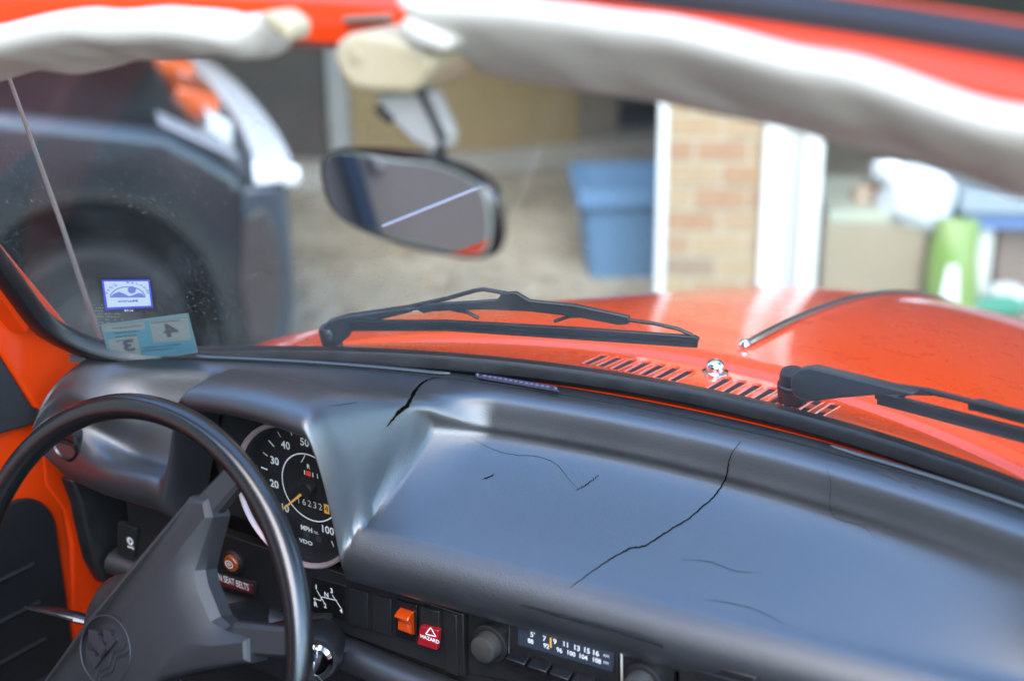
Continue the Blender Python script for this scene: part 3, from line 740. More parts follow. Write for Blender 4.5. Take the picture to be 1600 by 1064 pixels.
ig.lathe([(.024, -.04), (.024, -.004), (.020, .002), (.0165, .002), (.0165, -.002)], c4, axi, 28); ig_o = obj('ignition_lock', ig, M['plastic'], CAR)
q = MB(); q.lathe([(.0160, -.003), (.0160, .003), (.0125, .0055), (.0, .004)], c4, axi, 24); obj('lock_barrel', q, M['chrome'], ig_o)
q = MB(); kx = axi.normalized(); kz = Vector((.1, .1, 1)); kz = (kz-kx*kz.dot(kx)).normalized(); kk = kz.cross(kx)
q.prism([c4+kx*a+kz*b for a, b in ((.003, -.004), (.010, -.004), (.013, -.011), (.026, -.010), (.029, 0), (.026, .010), (.013, .011), (.010, .004), (.003, .004))], kk*.002); obj('ignition_key', q, M['steel'], ig_o, bevel=.0005)
q = MB(); rc = c4+kx*.024-kz*.014; q.tube([rc+(kz*math.cos(a)+kk*math.sin(a))*.011 for a in [2*math.pi*k/24 for k in range(24)]], .0007, 5, closed=True); obj('key_ring', q, M['steel'], ig_o)

# ---- rear view mirror
MN = Vector((-.33, -.94, -.13)).normalized(); MP = at(640, 320, Y=-.430)
out_px = [(503, 262), (507, 242), (522, 235), (560, 234), (610, 237), (660, 244), (700, 256), (735, 272), (760, 290), (772, 315), (777, 350), (775, 383), (765, 400), (745, 405), (700, 400), (640, 388), (590, 370), (545, 348), (520, 325), (508, 295)]
mo = [Vector(p) for p in spline([tuple(at(a, b, P=MP, N=MN)) for a, b in out_px], 60, True)]
mc = sum(mo, Vector())/len(mo)
def mring(sc_, h_, d=0): 
    r0 = []
    for p in mo:
        v = p-mc; l = v.length; r0.append(mc+v*((l-d)/l)*sc_+MN*h_)
    return r0
mh = MB(); mh.loft([mring(1, .0006, .0042), mring(1, .0022, .002), mring(1, .0, 0), mring(1, -.006, 0), mring(.95, -.009), mring(.70, -.012), mring(.2, -.013)])
mir = obj('rear_view_mirror', mh, M['wheel_plastic'], CAR, smooth=60)
q = MB(); q.add(mring(1, .0012, .0058), [tuple(range(60))]); obj('mirror_glass', q, M['mirror'], mir, smooth=0)
q = MB(); q.loft([mring(1, .0008, .0042), mring(1, .0013, .0057)], True, False); obj('glass_edge', q, M['green_edge'], mir)
q = MB(); q.prism([at(a, b, Y=-.452) for a, b in [(517, 88), (524, 66), (542, 54), (566, 51), (606, 57), (650, 76), (679, 94), (672, 112), (652, 138), (640, 147), (590, 147), (548, 141), (530, 118)]], (0, .05, 0)); obj('mirror_mount_cover', q, M['cream'], mir, bevel=.008, seg=4)
q = MB(); q.lathe([(.004, -.001), (.004, .001), (.0015, .0012)], at(554, 87, Y=-.4525), AXB, 14); obj('cover_screw', q, M['cream'], mir)
q = MB(); q.prism([at(a, b, Y=-.442) for a, b in [(580, 150), (642, 140), (662, 146), (691, 212), (688, 240), (672, 239), (640, 222), (612, 192), (597, 172)]], (0, .018, 0)); obj('mirror_stem', q, M['grey_plastic'], mir, bevel=.003, seg=3)
q = MB(); q.tube([at(a, b, Y=-.444) for a, b in [(650, 112), (652, 132), (660, 148), (680, 190), (691, 215), (690, 232), (684, 246)]], [.004, .005, .0025, .0022, .0025, .003, .005], 8); q.tube([at(a, b, Y=-.443) for a, b in [(590, 168), (600, 180), (612, 188)]], .0028, 6); obj('stem_edge', q, M['matte'], mir)
q = MB(); q.lathe([(.0035, -.006), (.0055, .0), (.0035, .005), (0, .006)], at(684, 245, Y=-.440), (0, 0, 1), 14); obj('ball_joint', q, M['chrome'], mir)

# ---- sun visors
def visor(x0, x1, top, L, th, label, seed, tau):
    rings = []; nX = 60
    for i in range(nX+1):
        f = i/nX; x = lerp(x0, x1, f); z = top(x); wob = noise.noise(Vector((x*13, seed, 0)))
        wob2 = noise.noise(Vector((x*22, seed+5, 0))); e = min(1, math.sqrt(max(0, 1-(1-min(1, min(f, 1-f)/.05))**2)))
        Ln = (L(x))*(.9+.1*e); t_ = th*(.35+.65*e); ang = R(tau)+.05*wob
        d_ = Vector((0, math.sin(ang), -math.cos(ang))); nn = Vector((0, -math.cos(ang), -math.sin(ang)))
        T = Vector((x, -.462-.08*x*x, z-t_*.55))
        sec = []
        for k in range(20):
            a = 2*math.pi*k/20; u = .5-.5*math.cos(a); v = math.sin(a)
            prof = abs(v)**.55*(1 if v > 0 else -1)
            fold = (.0050*noise.noise(Vector((x*11, u*4+seed, 1)))+.004*noise.noise(Vector((x*40, u*6, seed))))*math.sin(math.pi*u)
            sec.append(T+d_*(Ln*(u**.9))+nn*(prof*t_*.5*(1-.25*u)+fold))
        rings.append(sec)
    q = MB(); q.loft(rings); o = obj('sun_visor', q, M['visor'], CAR, smooth=70, subsurf=1); o['label'] = label
    return o
def pl_(pts):
    def f(x):
        if x <= pts[0][0]: return pts[0][1]
        for (a, b), (c_, d_) in zip(pts, pts[1:]):
            if x <= c_: return lerp(b, d_, sst(x, a, c_))
        return pts[-1][1]
    return f
v1 = visor(.045, .60, pl_([(.03, .420), (.12, .424), (.20, .421), (.29, .410), (.378, .394), (.6, .345)]), pl_([(.04, .095), (.2, .118), (.6, .105)]), .026, 'right off-white vinyl sun visor', 3.1, 60)
v2 = visor(-.62, -.050, pl_([(-.6, .328), (-.45, .354), (-.30, .382), (-.20, .397), (-.12, .402), (-.05, .400)]), pl_([(-.6, .10), (-.30, .098), (-.2, .088), (-.05, .045)]), .030, 'left off-white vinyl sun visor', 8.4, 72)
for v_, px in ((v2, [(402, 20), (430, 18), (455, 40), (450, 70), (438, 62), (408, 40)]),):
    q = MB(); q.prism([at(a, b, Y=-.470) for a, b in px], (0, .02, 0)); obj('visor_clip', q, M['cream'], v_, bevel=.004, seg=3)
q = MB(); q.prism([at(a, b, Y=-.462) for a, b in [(620, 38), (634, 26), (660, 40), (700, 62), (694, 84), (660, 76), (632, 62)]], (0, .02, 0)); obj('visor_clip', q, M['visor'], v1, bevel=.005, seg=3)

# ---- wipers
def plane2(p, q_):
    d_ = Vector((q_[0]-p[0], q_[1]-p[1], 0)).normalized(); return Vector((p[0], p[1], 0)), Vector((d_.y, -d_.x, 0))
PL = plane2((-.42, -.070), (.03, .030)); PR = plane2((.086, .045), (.34, -.012))
def wpx(pts, pl, off=0.0): return [at(a, b, P=pl[0]+pl[1]*off, N=pl[1]) for a, b in pts]
wm = mat('grey_black_wiper', (.016, .017, .020), .42)
def band(pxs, pl, t, off=0): 
    q = MB(); q.prism(wpx(pxs, pl, off), pl[1]*t); return q
# left wiper
q = MB(); q.lathe([(.0105, -.05), (.0105, .004), (.008, .008), (0, .009)], at(507, 524, P=PL[0], N=PL[1])+Vector((0, .008, 0)), (0, -.25, 1), 18); wl = obj('windscreen_wiper', q, wm, CAR)
obj('wiper_arm', band([(505, 514), (520, 496), (545, 489), (648, 474), (652, 482), (610, 492), (560, 505), (548, 524), (532, 536), (510, 533)], PL, .012, -.012), wm, wl, bevel=.002)
q = MB(); q.tube(wpx([(640, 479), (700, 466), (742, 454), (756, 452), (790, 458), (802, 464)], PL, -.012), .0022, 8); obj('arm_rod', q, wm, wl)
obj('blade_bridge', band([(652, 480), (668, 473), (740, 469), (780, 466), (786, 456), (808, 454), (830, 467), (900, 474), (985, 492), (985, 504), (968, 505), (900, 492), (830, 484), (760, 481), (680, 484), (665, 487)], PL, .006, -.004), wm, wl, bevel=.001)
for pts in ([(566, 500), (590, 489), (630, 482), (660, 482), (700, 482), (730, 488), (748, 497)], [(866, 502), (890, 494), (930, 493), (975, 499), (1020, 505), (1060, 514), (1082, 524)]):
    q = MB(); q.tube(wpx(pts, PL, -.002), .0018, 6); obj('blade_claw', q, wm, wl)
obj('wiper_blade', band([(548, 499), (700, 499), (900, 510), (1088, 523), (1094, 527), (1092, 533), (1000, 527), (850, 518), (700, 508), (548, 508)], PL, .006, -.004), M['rubber'], wl, bevel=.0006)
obj('blade_rubber', band([(552, 507), (700, 509), (850, 518), (1000, 528), (1091, 534), (1090, 542), (1000, 536), (850, 526), (700, 516), (552, 516)], PL, .003, -.003), M['matte'], wl)
# right wiper
q = MB(); b0_ = at(1236, 612, P=PR[0], N=PR[1]); q.lathe([(.0135, -.008), (.0135, .010), (.0115, .011), (.0115, .019), (.010, .0225), (0, .0235)], b0_+Vector((0, .004, -.002)), (0, -.2, 1), 20); wr = obj('windscreen_wiper', q, M['rubber'], CAR)
obj('wiper_arm', band([(1248, 596), (1250, 580), (1262, 570), (1280, 568), (1400, 597), (1442, 607), (1436, 612), (1390, 610), (1330, 615), (1272, 622), (1254, 612)], PR, .014, .004), wm, wr, bevel=.0025)
q = MB(); q.tube(wpx([(1405, 604), (1450, 610), (1520, 628), (1600, 645), (1720, 668)], PR, .006), .0026, 8); obj('arm_rod', q, wm, wr)
obj('blade_bridge', band([(1516, 624), (1535, 622), (1620, 648), (1800, 700), (1800, 712), (1620, 664), (1530, 640), (1518, 638)], PR, .006, -.004), wm, wr, bevel=.001)
q = MB(); q.tube(wpx([(1400, 623), (1420, 614), (1460, 615), (1520, 628), (1560, 640)], PR, -.002), .0018, 6); obj('blade_claw', q, wm, wr)
obj('wiper_blade', band([(1372, 613), (1385, 613), (1600, 667), (1800, 722), (1800, 733), (1600, 678), (1372, 620)], PR, .006, -.004), M['rubber'], wr, bevel=.0006)
obj('blade_rubber', band([(1373, 619), (1600, 678), (1800, 733), (1800, 745), (1600, 690), (1373, 630)], PR, .003, -.003), M['matte'], wr)
# ---- aerial
q = MB(); q.tube([at(168, 566, Y=-.10), at(150, 512, Y=-.118), at(96, 350, Y=-.17), at(20, 138, Y=-.235), at(-20, 30, Y=-.27)], [.0034, .0030, .0026, .0020, .0018], 8)
ae = obj('aerial', q, mat('grey_aerial', (.22, .215, .21), .45, metal=.25), CAR)

# ---- stickers on the inside of the glass
def on_glass(px, py):
    r = (FW+RT*((px-800)/FPX)-UP*((py-532)/FPX)).normalized()
    loc, nor, i, dd_ = glass_bvh.ray_cast(CAM, r)
    if nor.dot(r) > 0: nor = -nor
    return loc, nor
def sticker_frame(px4):
    pts = [on_glass(*p)[0] for p in px4]                     # tl tr br bl
    c_ = sum(pts, Vector())/4; ux_ = ((pts[1]+pts[2])-(pts[0]+pts[3])).normalized(); uy_ = ((pts[0]+pts[1])-(pts[2]+pts[3])).normalized()
    n_ = ux_.cross(uy_).normalized()
    if n_.dot(CAM-c_) < 0: n_ = -n_
    pl = c_+n_*.0012
    return (lambda a, b, h=0: at(a, b, P=pl+n_*h, N=n_)), ux_, uy_, n_
F, ux_, uy_, n_ = sticker_frame([(152, 433), (238, 433), (245, 487), (158, 489)])
st = MB(); st.cur = 2
st.flat([F(*p) for p in [(151, 434), (236, 432), (246, 486), (160, 489)]])
st.cur = 0; st.flat([F(*p, .0003) for p in [(158.5, 437.5), (234, 437), (239.5, 480.5), (165, 484)]])
st.cur = 1; st.flat([F(*p, .0006) for p in [(162, 440), (231.5, 439.5), (236, 477.5), (168, 480.5)]])
st.cur = 3
e0 = F(199.5, 464.5, .0009)
a3 = 28/2200*1.2
arcp = [(171.5+56*(.5-.5*math.cos(math.pi*k/20)), 465-17.5*math.sin(math.pi*k/20)) for k in range(21)]
for k in range(20):
    (xa_, ya_), (xb2, yb2) = arcp[k], arcp[k+1]; m_ = lambda x_, y_: (199.5+(x_-199.5)*.94, 465+(y_-465)*.92)
    st.flat([F(*p, .0009) for p in [(xa_, ya_), (xb2, yb2), m_(xb2, yb2), m_(xa_, ya_)]])
st.flat([F(*p, .0009) for p in [(171.5, 465), (178, 459), (186, 456), (194, 459), (202, 463), (208, 461), (216, 458), (222, 459), (227, 465)]])
sc_ = (206, 453); sp_ = []
for k in range(24):
    a = 2*math.pi*k/24; r_k = 7.5 if k % 2 else 5.6; sp_.append((sc_[0]+r_k*math.cos(a), sc_[1]+r_k*.85*math.sin(a)))
st.add([F(*sc_, .0011)]+[F(*p, .0011) for p in sp_], [(0, 1+k, 1+(k+1) % 24) for k in range(24)])
word = 'Sunrise  Cove'
for k, chh in enumerate(word):
    if chh == ' ': continue
    f = (k+.5)/len(word); a = math.pi*(.05+.90*f)            # first letter at the right: mirrored
    px_, py_ = 199.5+34*math.cos(a), 464-23*math.sin(a)
    rot = -(math.pi/2-a); rx = -(ux_*math.cos(rot*.8)-uy_*math.sin(rot*.8)); ry = ux_*math.sin(rot*.8)+uy_*math.cos(rot*.8)
    st.text(chh, .0062, F(px_, py_, .0010), rx, ry, bold=.00012)
st.text('Marina', .0058, F(200, 470.5, .0010), -ux_, uy_, bold=.00012, sx=1.25)
st.cur = 4; st.text('4178', .0042, F(201.5, 485.5, .0010), -ux_, uy_, bold=.0002, sx=1.1)
o = obj('marina_sticker', st, [mat('sticker_blue', (.10, .10, .72), .4), mat('sticker_white', (.62, .72, .80), .4), glass_mat('sticker_film', (.80, .83, .84)), mat('sticker_lilac', (.20, .22, .60), .5), mat('sticker_white_print', (.8, .85, .88), .5)], glass, smooth=0, recalc=False)
tag(o, 'small white and blue sticker with mirrored lettering')
F, ux_, uy_, n_ = sticker_frame([(160, 508), (294, 493), (308, 550), (174, 568)])
st = MB(); st.cur = 4
st.flat([F(*p) for p in [(157, 507), (294, 489), (310, 551), (174, 571)]])
st.cur = 0; st.flat([F(*p, .0003) for p in [(160, 509), (294, 494.5), (306, 549), (174, 567)]])
st.cur = 1
st.flat([F(*p, .0006) for p in [(161, 510), (225, 503), (227, 514), (163, 519)]])
st.flat([F(*p, .0006) for p in [(233, 502.5), (293, 496), (299, 531), (240, 535.5)]])
st.flat([F(*p, .0006) for p in [(168, 530), (214, 523), (221, 556), (175, 566)]])
st.cur = 2
st.text('4', .0290, F(267, 517, .0009), -ux_, uy_, bold=.00101, sx=1.0)
st.text('3', .0250, F(201, 541, .0009), -ux_, uy_, bold=.00101, sx=1.05)
st.cur = 3
for (a, b, l, n2) in ((176, 512.5, 44, 22), (178, 520, 40, 16), (180, 526, 34, 14), (182, 532, 28, 10), (236, 504, 46, 18), (222, 543, 62, 22), (222, 548, 50, 16), (188, 559, 30, 10), (180, 562, 30, 10)):
    for k in range(n2):
        xx = a+l*k/n2; sl = -.10; w2 = l/n2*.62
        st.flat([F(xx+p, b+sl*(xx-a)+q_, .0009) for p, q_ in ((0, 0), (w2, -.06), (w2, 1.5+random.random()*.6), (0, 1.6))])
o = obj('inspection_sticker', st, [mat('sticker_teal', (.085, .20, .25), .5, var=(.10, .24, .29), vscale=150), mat('sticker_grey_panel', (.23, .25, .24), .5, var=(.20, .22, .21), vscale=200), mat('sticker_grey_figure', (.085, .085, .095), .6), mat('sticker_dark_print', (.06, .08, .10), .6), mat('sticker_edge', (.17, .24, .24), .35)], glass, smooth=0, recalc=False)
tag(o, 'faded teal inspection sticker with mirrored 4 and 3')
F, ux_, uy_, n_ = sticker_frame([(130, 478), (190, 476), (192, 505), (140, 508)])
st = MB()
for r0 in range(8):
    for k in range(12):
        if random.random() < .25: continue
        xx, yy = 140+r0*2+k*3.6, 476+r0*4.6
        if 158 < xx < 250 and yy < 488 and xx > 158+0: 
            if yy < 489 and xx > 160: continue
        st.flat([F(xx+p, yy+q_) for p, q_ in ((0, 0), (2.2, 0), (2.2, 1.2), (0, 1.2))])
obj('glass_print', st, mat('etched_print', (.25, .27, .28), .6), glass, smooth=0, recalc=False)

# ================================================================== GARAGE
GA = R(27); E1 = Vector((math.cos(GA), math.sin(GA), 0)); E2 = Vector((-math.sin(GA), math.cos(GA), 0))
G0 = at(1021, 455, D=4.25); G0.z = GZ
def gp_(u, v, z=0.0): return G0+E1*u+E2*v+Vector((0, 0, z))
def gu(px, py, v=0.0):
    p = at(px, py, P=gp_(0, v), N=E2); return (p-G0).dot(E1), p.z-GZ
GM = Matrix((E1, E2, Vector((0, 0, 1)))).transposed()
def gbox(mb, u0, u1, v0, v1, z0, z1): mb.box(gp_((u0+u1)/2, (v0+v1)/2, (z0+z1)/2), (u1-u0, v1-v0, z1-z0), GM)
gar = thing('garage', 'open garage with a brick pier between its white framed doors', 'garage', gp_(0, 0))
white = mat('white_gloss_trim', (.80, .80, .76), .35, var=(.72, .72, .68), vscale=3)
uL0, _ = gu(1026, 320); uL1, _ = gu(1041, 320); uB1, _ = gu(1187, 320); uR1, _ = gu(1222, 320); uR2, _ = gu(1250, 320); uR3, _ = gu(1280, 320)
HZ = 2.15
q = MB(); gbox(q, uL0, uL1, -.03, .10, 0, HZ); obj('door_frame', q, white, gar, bevel=.004)
q = MB(); gbox(q, uB1+.002, uR1, -.03, .10, 0, HZ); obj('door_frame', q, white, gar, bevel=.006)
q = MB(); gbox(q, uR1-.002, uR2+.002, .0, .09, 0, HZ); obj('door_frame', q, mat('off_white_trim', (.46, .46, .43), .45), gar, bevel=.004)
q = MB(); gbox(q, uR2, uR3, -.03, .10, 0, HZ); obj('door_frame', q, white, gar, bevel=.006)
mort = mat('cream_mortar', (0.461, 0.403, 0.288), .9, bump=.002, bscale=150)
q = MB(); gbox(q, uL1+.001, uB1, -.004, .20, 0, HZ); pier = obj('brick_pier', q, mort, gar)
bcols = [(.40, .27, .15), (.38, .225, .12), (.41, .30, .17), (.37, .215, .12), (.31, .22, .145), (.40, .28, .16), (.38, .25, .14)]
bm_ = [mat('tan_brick', c_, .85, var=tuple(k*.8 for k in c_), vscale=18, bump=.002, bscale=120) for c_ in bcols]
ch_ = .0705; BL = .158; meshes = {}
for r0 in range(int(HZ/ch_)):
    u = uL1+.004-(BL*.5 if r0 % 2 else 0)
    while u < uB1-.004:
        a, b = max(u, uL1+.003), min(u+BL-.012, uB1-.003)
        if b-a > .02:
            q = MB(); pr0 = -.010+random.uniform(-.002, .002)
            gbox(q, a, b, pr0, .0, r0*ch_+.006, r0*ch_+.006+ch_-.014)
            obj('brick', q, random.choice(bm_), pier, smooth=0)
        u += BL
# shell
wallm = mat('garage_inner_wall', (.10, .095, .085), .9, var=(.08, .075, .07), vscale=2)
q = MB(); gbox(q, -4.4, 5.2, -.02, .14, HZ, 4.6); obj('upper_wall', q, mat('brown_brickwork', (.20, .12, .075), .9, var=(.15, .09, .06), vscale=8), gar)
q = MB(); gbox(q, -4.6, 5.4, -.2, 5.6, 4.6, 4.75); obj('roof', q, mat('grey_roof', (.16, .15, .15), .9), gar)
q = MB(); gbox(q, -4.4, 5.2, 5.3, 5.45, 0, 4.6); obj('back_wall', q, wallm, gar)
q = MB(); gbox(q, 5.05, 5.2, -.02, 5.3, 0, 4.6); obj('side_wall', q, wallm, gar)
q = MB(); gbox(q, -4.4, -4.25, -.02, 5.3, 0, 4.6); obj('side_wall', q, wallm, gar)
q = MB(); gbox(q, .40, .50, .25, 5.3, 0, 4.6); obj('partition_wall', q, wallm, gar)

# inside the left doorway
ply = mat('tan_plywood', (0.319, 0.231, 0.105), .7, var=(0.253, 0.176, 0.072), vscale=1.3, bump=.001, bscale=30)
A_ = at(545, 300, Z=GZ); B_ = at(780, 286, Z=GZ); C_ = at(1030, 236, Z=GZ)
q = MB(); q.prism([A_, B_, B_+Vector((0, 0, 1.6)), A_+Vector((0, 0, 1.6))], Vector((-.05, .16, 0))*.3)
def panel_thing(name, p0, p1, z0, z1, th, m, label, cat):
    t = (p1-p0).normalized(); nn = Vector((-t.y, t.x, 0)); q = MB()
    q.prism([p0+Vector((0, 0, z0)), p1+Vector((0, 0, z0)), p1+Vector((0, 0, z1)), p0+Vector((0, 0, z1))], nn*th); o = obj(name, q, m, bevel=.003)
    return tag(o, label, cat)
P2 = B_.lerp(C_, .55); P3 = B_.lerp(C_, .62)
panel_thing('plywood_sheet', at(540, 288, Z=GZ), at(905, 258, Z=GZ), .06, 1.7, .03, ply, 'tall tan plywood sheet standing at the back of the left garage bay', 'plywood')
panel_thing('hardboard_sheet', at(912, 258, Z=GZ)-Vector((.05, -.05, 0)), at(965, 246, Z=GZ), .06, 1.7, .03, mat('grey_brown_hardboard', (0.210, 0.175, 0.119), .7), 'grey brown hardboard sheet between the plywood and the grey cabinet', 'board')
q = MB(); k0, k1 = at(450, 296, Z=GZ), at(1060, 240, Z=GZ); t = (k1-k0).normalized(); nn = Vector((-t.y, t.x, 0))
q.prism([k0-nn*.10, k1-nn*.10, k1+nn*.35, k0+nn*.35], (0, 0, .10)); obj('concrete_ledge', q, mat('grey_concrete', (.36, .34, .28), .9, var=(.30, .28, .23), vscale=4), gar, bevel=.01)
cb = thing('storage_cabinet', 'blue grey cabinet with a dark plinth behind the blue bin', 'cabinet', at(1010, 246, Z=GZ)+nn*.3)
p0 = at(958, 250, Z=GZ)+nn*.12; q = MB(); q.prism([p0+Vector((0, 0, .22)), p0+t*.7+Vector((0, 0, .22)), p0+t*.7+nn*.4+Vector((0, 0, .22)), p0+nn*.4+Vector((0, 0, .22))], (0, 0, 1.3)); obj('cabinet_body', q, mat('slate_cabinet', (.075, .095, .11), .4), cb, bevel=.01)
q = MB(); q.prism([p0+nn*.03+Vector((0, 0, .10)), p0+t*.7+nn*.03+Vector((0, 0, .10)), p0+t*.7+nn*.38+Vector((0, 0, .10)), p0+nn*.38+Vector((0, 0, .10))], (0, 0, .12)); obj('plinth', q, M['matte'], cb)
q = MB(); q.box(p0+t*.35-nn*.01+Vector((0, 0, .8)), (.02, .02, .12)); obj('handle', q, M['steel'], cb)
pw = at(536, 250, Z=GZ+.1); q = MB(); q.box(Vector((pw.x, pw.y, GZ+.95)), (.085, .085, 1.9), GM); tag(obj('wooden_post', q, mat('pale_grey_post', (0.300, 0.300, 0.270), .7), bevel=.004), 'pale grey wooden post at the left end of the plywood', 'post')
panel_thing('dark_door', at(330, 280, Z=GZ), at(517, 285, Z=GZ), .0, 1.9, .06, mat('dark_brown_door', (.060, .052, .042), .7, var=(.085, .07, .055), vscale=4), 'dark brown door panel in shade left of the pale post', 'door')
# blue bin
blue = mat('blue_plastic', (.12, .235, .38), .45, var=(.105, .21, .34), vscale=6)
bt = thing('plastic_tote', 'open blue plastic storage tote on the concrete beside the brick pier', 'storage bin', at(1000, 425, Z=GZ))
c_ = at(1012, 412, Z=GZ); ab = R(35); T1 = Vector((math.cos(ab), math.sin(ab), 0)); T2 = Vector((-T1.y, T1.x, 0))
def brect(w2, d2, z, r=.04, cc=c_):
    o2 = []
    for sx, sy, a0 in ((1, 1, 0), (-1, 1, 90), (-1, -1, 180), (1, -1, 270)):
        for k in range(5):
            a = R(a0+22.5*k); o2.append(cc+T1*(sx*(w2-r)+r*math.cos(a))+T2*(sy*(d2-r)+r*math.sin(a))+Vector((0, 0, z)))
    return o2
q = MB(); q.loft([brect(.215, .155, .0), brect(.245, .185, .30), brect(.238, .178, .30), brect(.208, .148, .01)]); obj('tote_body', q, blue, bt, smooth=45)
q = MB(); q.loft([brect(.247, .187, .255), brect(.262, .202, .257), brect(.262, .202, .312), brect(.242, .182, .312), brect(.242, .182, .302)], True, False); obj('tote_rim', q, blue, bt, smooth=40)
# right doorway: boxes, bag, sack and shelves
card = mat('tan_cardboard', (.30, .25, .165), .85, var=(.27, .225, .15), vscale=2)
uA, zA = gu(1288, 352, .06); uB, zB = gu(1447, 372, .06)
bx = thing('cardboard_box', 'large tan cardboard box just inside the right garage bay', 'box', gp_(uA, .4))
q = MB(); gbox(q, uA, uB, .06, .55, 0, zA); obj('carton', q, card, bx, bevel=.006)
q = MB(); gbox(q, uA+.01, uA+.20, .08, .52, zA+.001, zA+.035); obj('top_flap', q, mat('pale_green_white_card', (0.364, 0.385, 0.294), .8), bx, bevel=.004)
wbm = mat('white_plastic_bag', (.62, .66, .70), .35, bump=.006, bscale=25)
cbag = at(1432, 305, P=gp_(0, .14), N=E2)
def blob(name, parts, m, label, cat):
    bm2 = bmesh.new()
    for cc, rad in parts:
        mtx = Matrix.Translation(cc) @ Matrix.Diagonal((*rad, 1)); bmesh.ops.create_icosphere(bm2, subdivisions=4, radius=1, matrix=mtx)
    q = MB(); vs = []
    for v in bm2.verts:
        nn_ = noise.noise_vector(v.co*9)*.02+noise.noise_vector(v.co*26)*.008; vs.append(v.co+nn_)
    q.add(vs, [tuple(v.index for v in f.verts) for f in bm2.faces]); bm2.free(); return tag(obj(name, q, m, smooth=60), label, cat)
blob('plastic_bag', [(cbag, (.115, .11, .11)), (cbag+E1*-.085+Vector((0, 0, .07)), (.06, .055, .045)), (cbag+E1*.02+Vector((0, 0, -.05)), (.09, .09, .06))], wbm, 'bulging white plastic bag sitting on the cardboard box', 'bag')
cpot = at(1350, 303, P=gp_(0, .22), N=E2)
pt = thing('tan_jug', 'small tan jug with an orange cap between the post and the white bag', 'jug', cpot-Vector((0, 0, .06)))
q = MB(); q.lathe([(.035, -.07), (.04, -.06), (.04, .01), (.028, .03), (.02, .035)], cpot, (0, 0, 1), 16); obj('jug_body', q, mat('tan_jug', (.36, .27, .19), .6), pt)
q = MB(); q.lathe([(.022, .033), (.022, .055), (0, .056)], cpot+E1*.03+Vector((0, 0, -.03)), (0, 0, 1), 12); obj('jug_cap', q, mat('red_orange_cap', (.6, .10, .04), .4), pt)
# green sack
cs_ = at(1488, 420, P=gp_(0, .02), N=E2)
sk = thing('garden_sack', 'green and white plastic sack standing upright beside the cardboard box', 'sack', Vector((cs_.x, cs_.y, GZ)))
rings = []
ztop = at(1480, 342, P=gp_(0, .02), N=E2).z-GZ
for k in range(9):
    f = k/8; wd = .075*(1-.22*f**3); dp_ = .07*(1-.8*f**4)
    rings.append([Vector((cs_.x, cs_.y, GZ+ztop*f))+E1*(wd*math.cos(a)*(1+.08*math.sin(3*a+k)))+E2*(dp_*math.sin(a)) for a in [2*math.pi*j/24 for j in range(24)]])
q = MB(); q.loft(rings); obj('sack_body', q, mat('green_sack', (0.160, 0.264, 0.056), .45, var=(0.216, 0.272, 0.088), vscale=6), sk, smooth=60)
q = MB(); rows = []
for k in range(7):
    f = k/6*.62+.02; z = ztop*f; rows.append([Vector((cs_.x, cs_.y, GZ+z))+E1*(-.015+.028*(j-1)*(1-.5*(k/6)**2))-E2*(.078-.006*abs(j-1)) for j in range(3)])
q.loft(rows, closed=False, caps=False); smooth_plate(q, .002); obj('sack_print', q, mat('white_sack_print', (.74, .78, .76), .5), sk, smooth=60)
# shelf / table at the right edge
uT, zT = gu(1525, 318, .2)
tb = thing('folding_table', 'white topped table with blue edge and pale legs at the right edge', 'table', gp_(uT+.3, .7))
q = MB(); gbox(q, uT-.06, uT+.9, .15, .7, zT-.02, zT+.05); obj('table_top', q, mat('pale_blue_white_top', (.26, .31, .34), .4), tb, bevel=.006)
q = MB(); gbox(q, uT-.03, uT+.85, .17, .68, zT-.07, zT-.022); obj('table_apron', q, mat('blue_apron', (.10, .17, .34), .5), tb)
for uu in (uT+.02, uT+.80):
    for vv in (.20, .62):
        q = MB(); gbox(q, uu, uu+.045, vv, vv+.045, 0, zT-.072); obj('leg', q, mat('pale_leg', (.55, .55, .50), .6), tb, bevel=.003)
q = MB(); gbox(q, uT+.09, uT+.50, .25, .60, 0, zT-.09); tag(obj('brown_crate', q, mat('grey_brown_crate', (.20, .15, .12), .8), bevel=.008), 'grey brown crate on the floor under the white table', 'crate')
for k, (pxx, pyy, cl, nm) in enumerate(((1575, 462, (.6, .62, .6), 'white crumpled paper on the floor by the crate'), (1568, 478, (.05, .22, .14), 'dark green bottle lying on the floor by the crate'))):
    c0_ = at(pxx, pyy, Z=GZ+.04)
    if k == 0: blob('crumpled_paper', [(c0_, (.06, .05, .04))], mat('paper_white', cl, .8), nm, 'paper')
    else:
        q = MB(); q.lathe([(.0, -.09), (.03, -.088), (.032, .03), (.012, .06), (.012, .09), (0, .091)], c0_, E1, 14); tag(obj('green_bottle', q, mat('green_bottle_plastic', cl, .3)), nm, 'bottle')

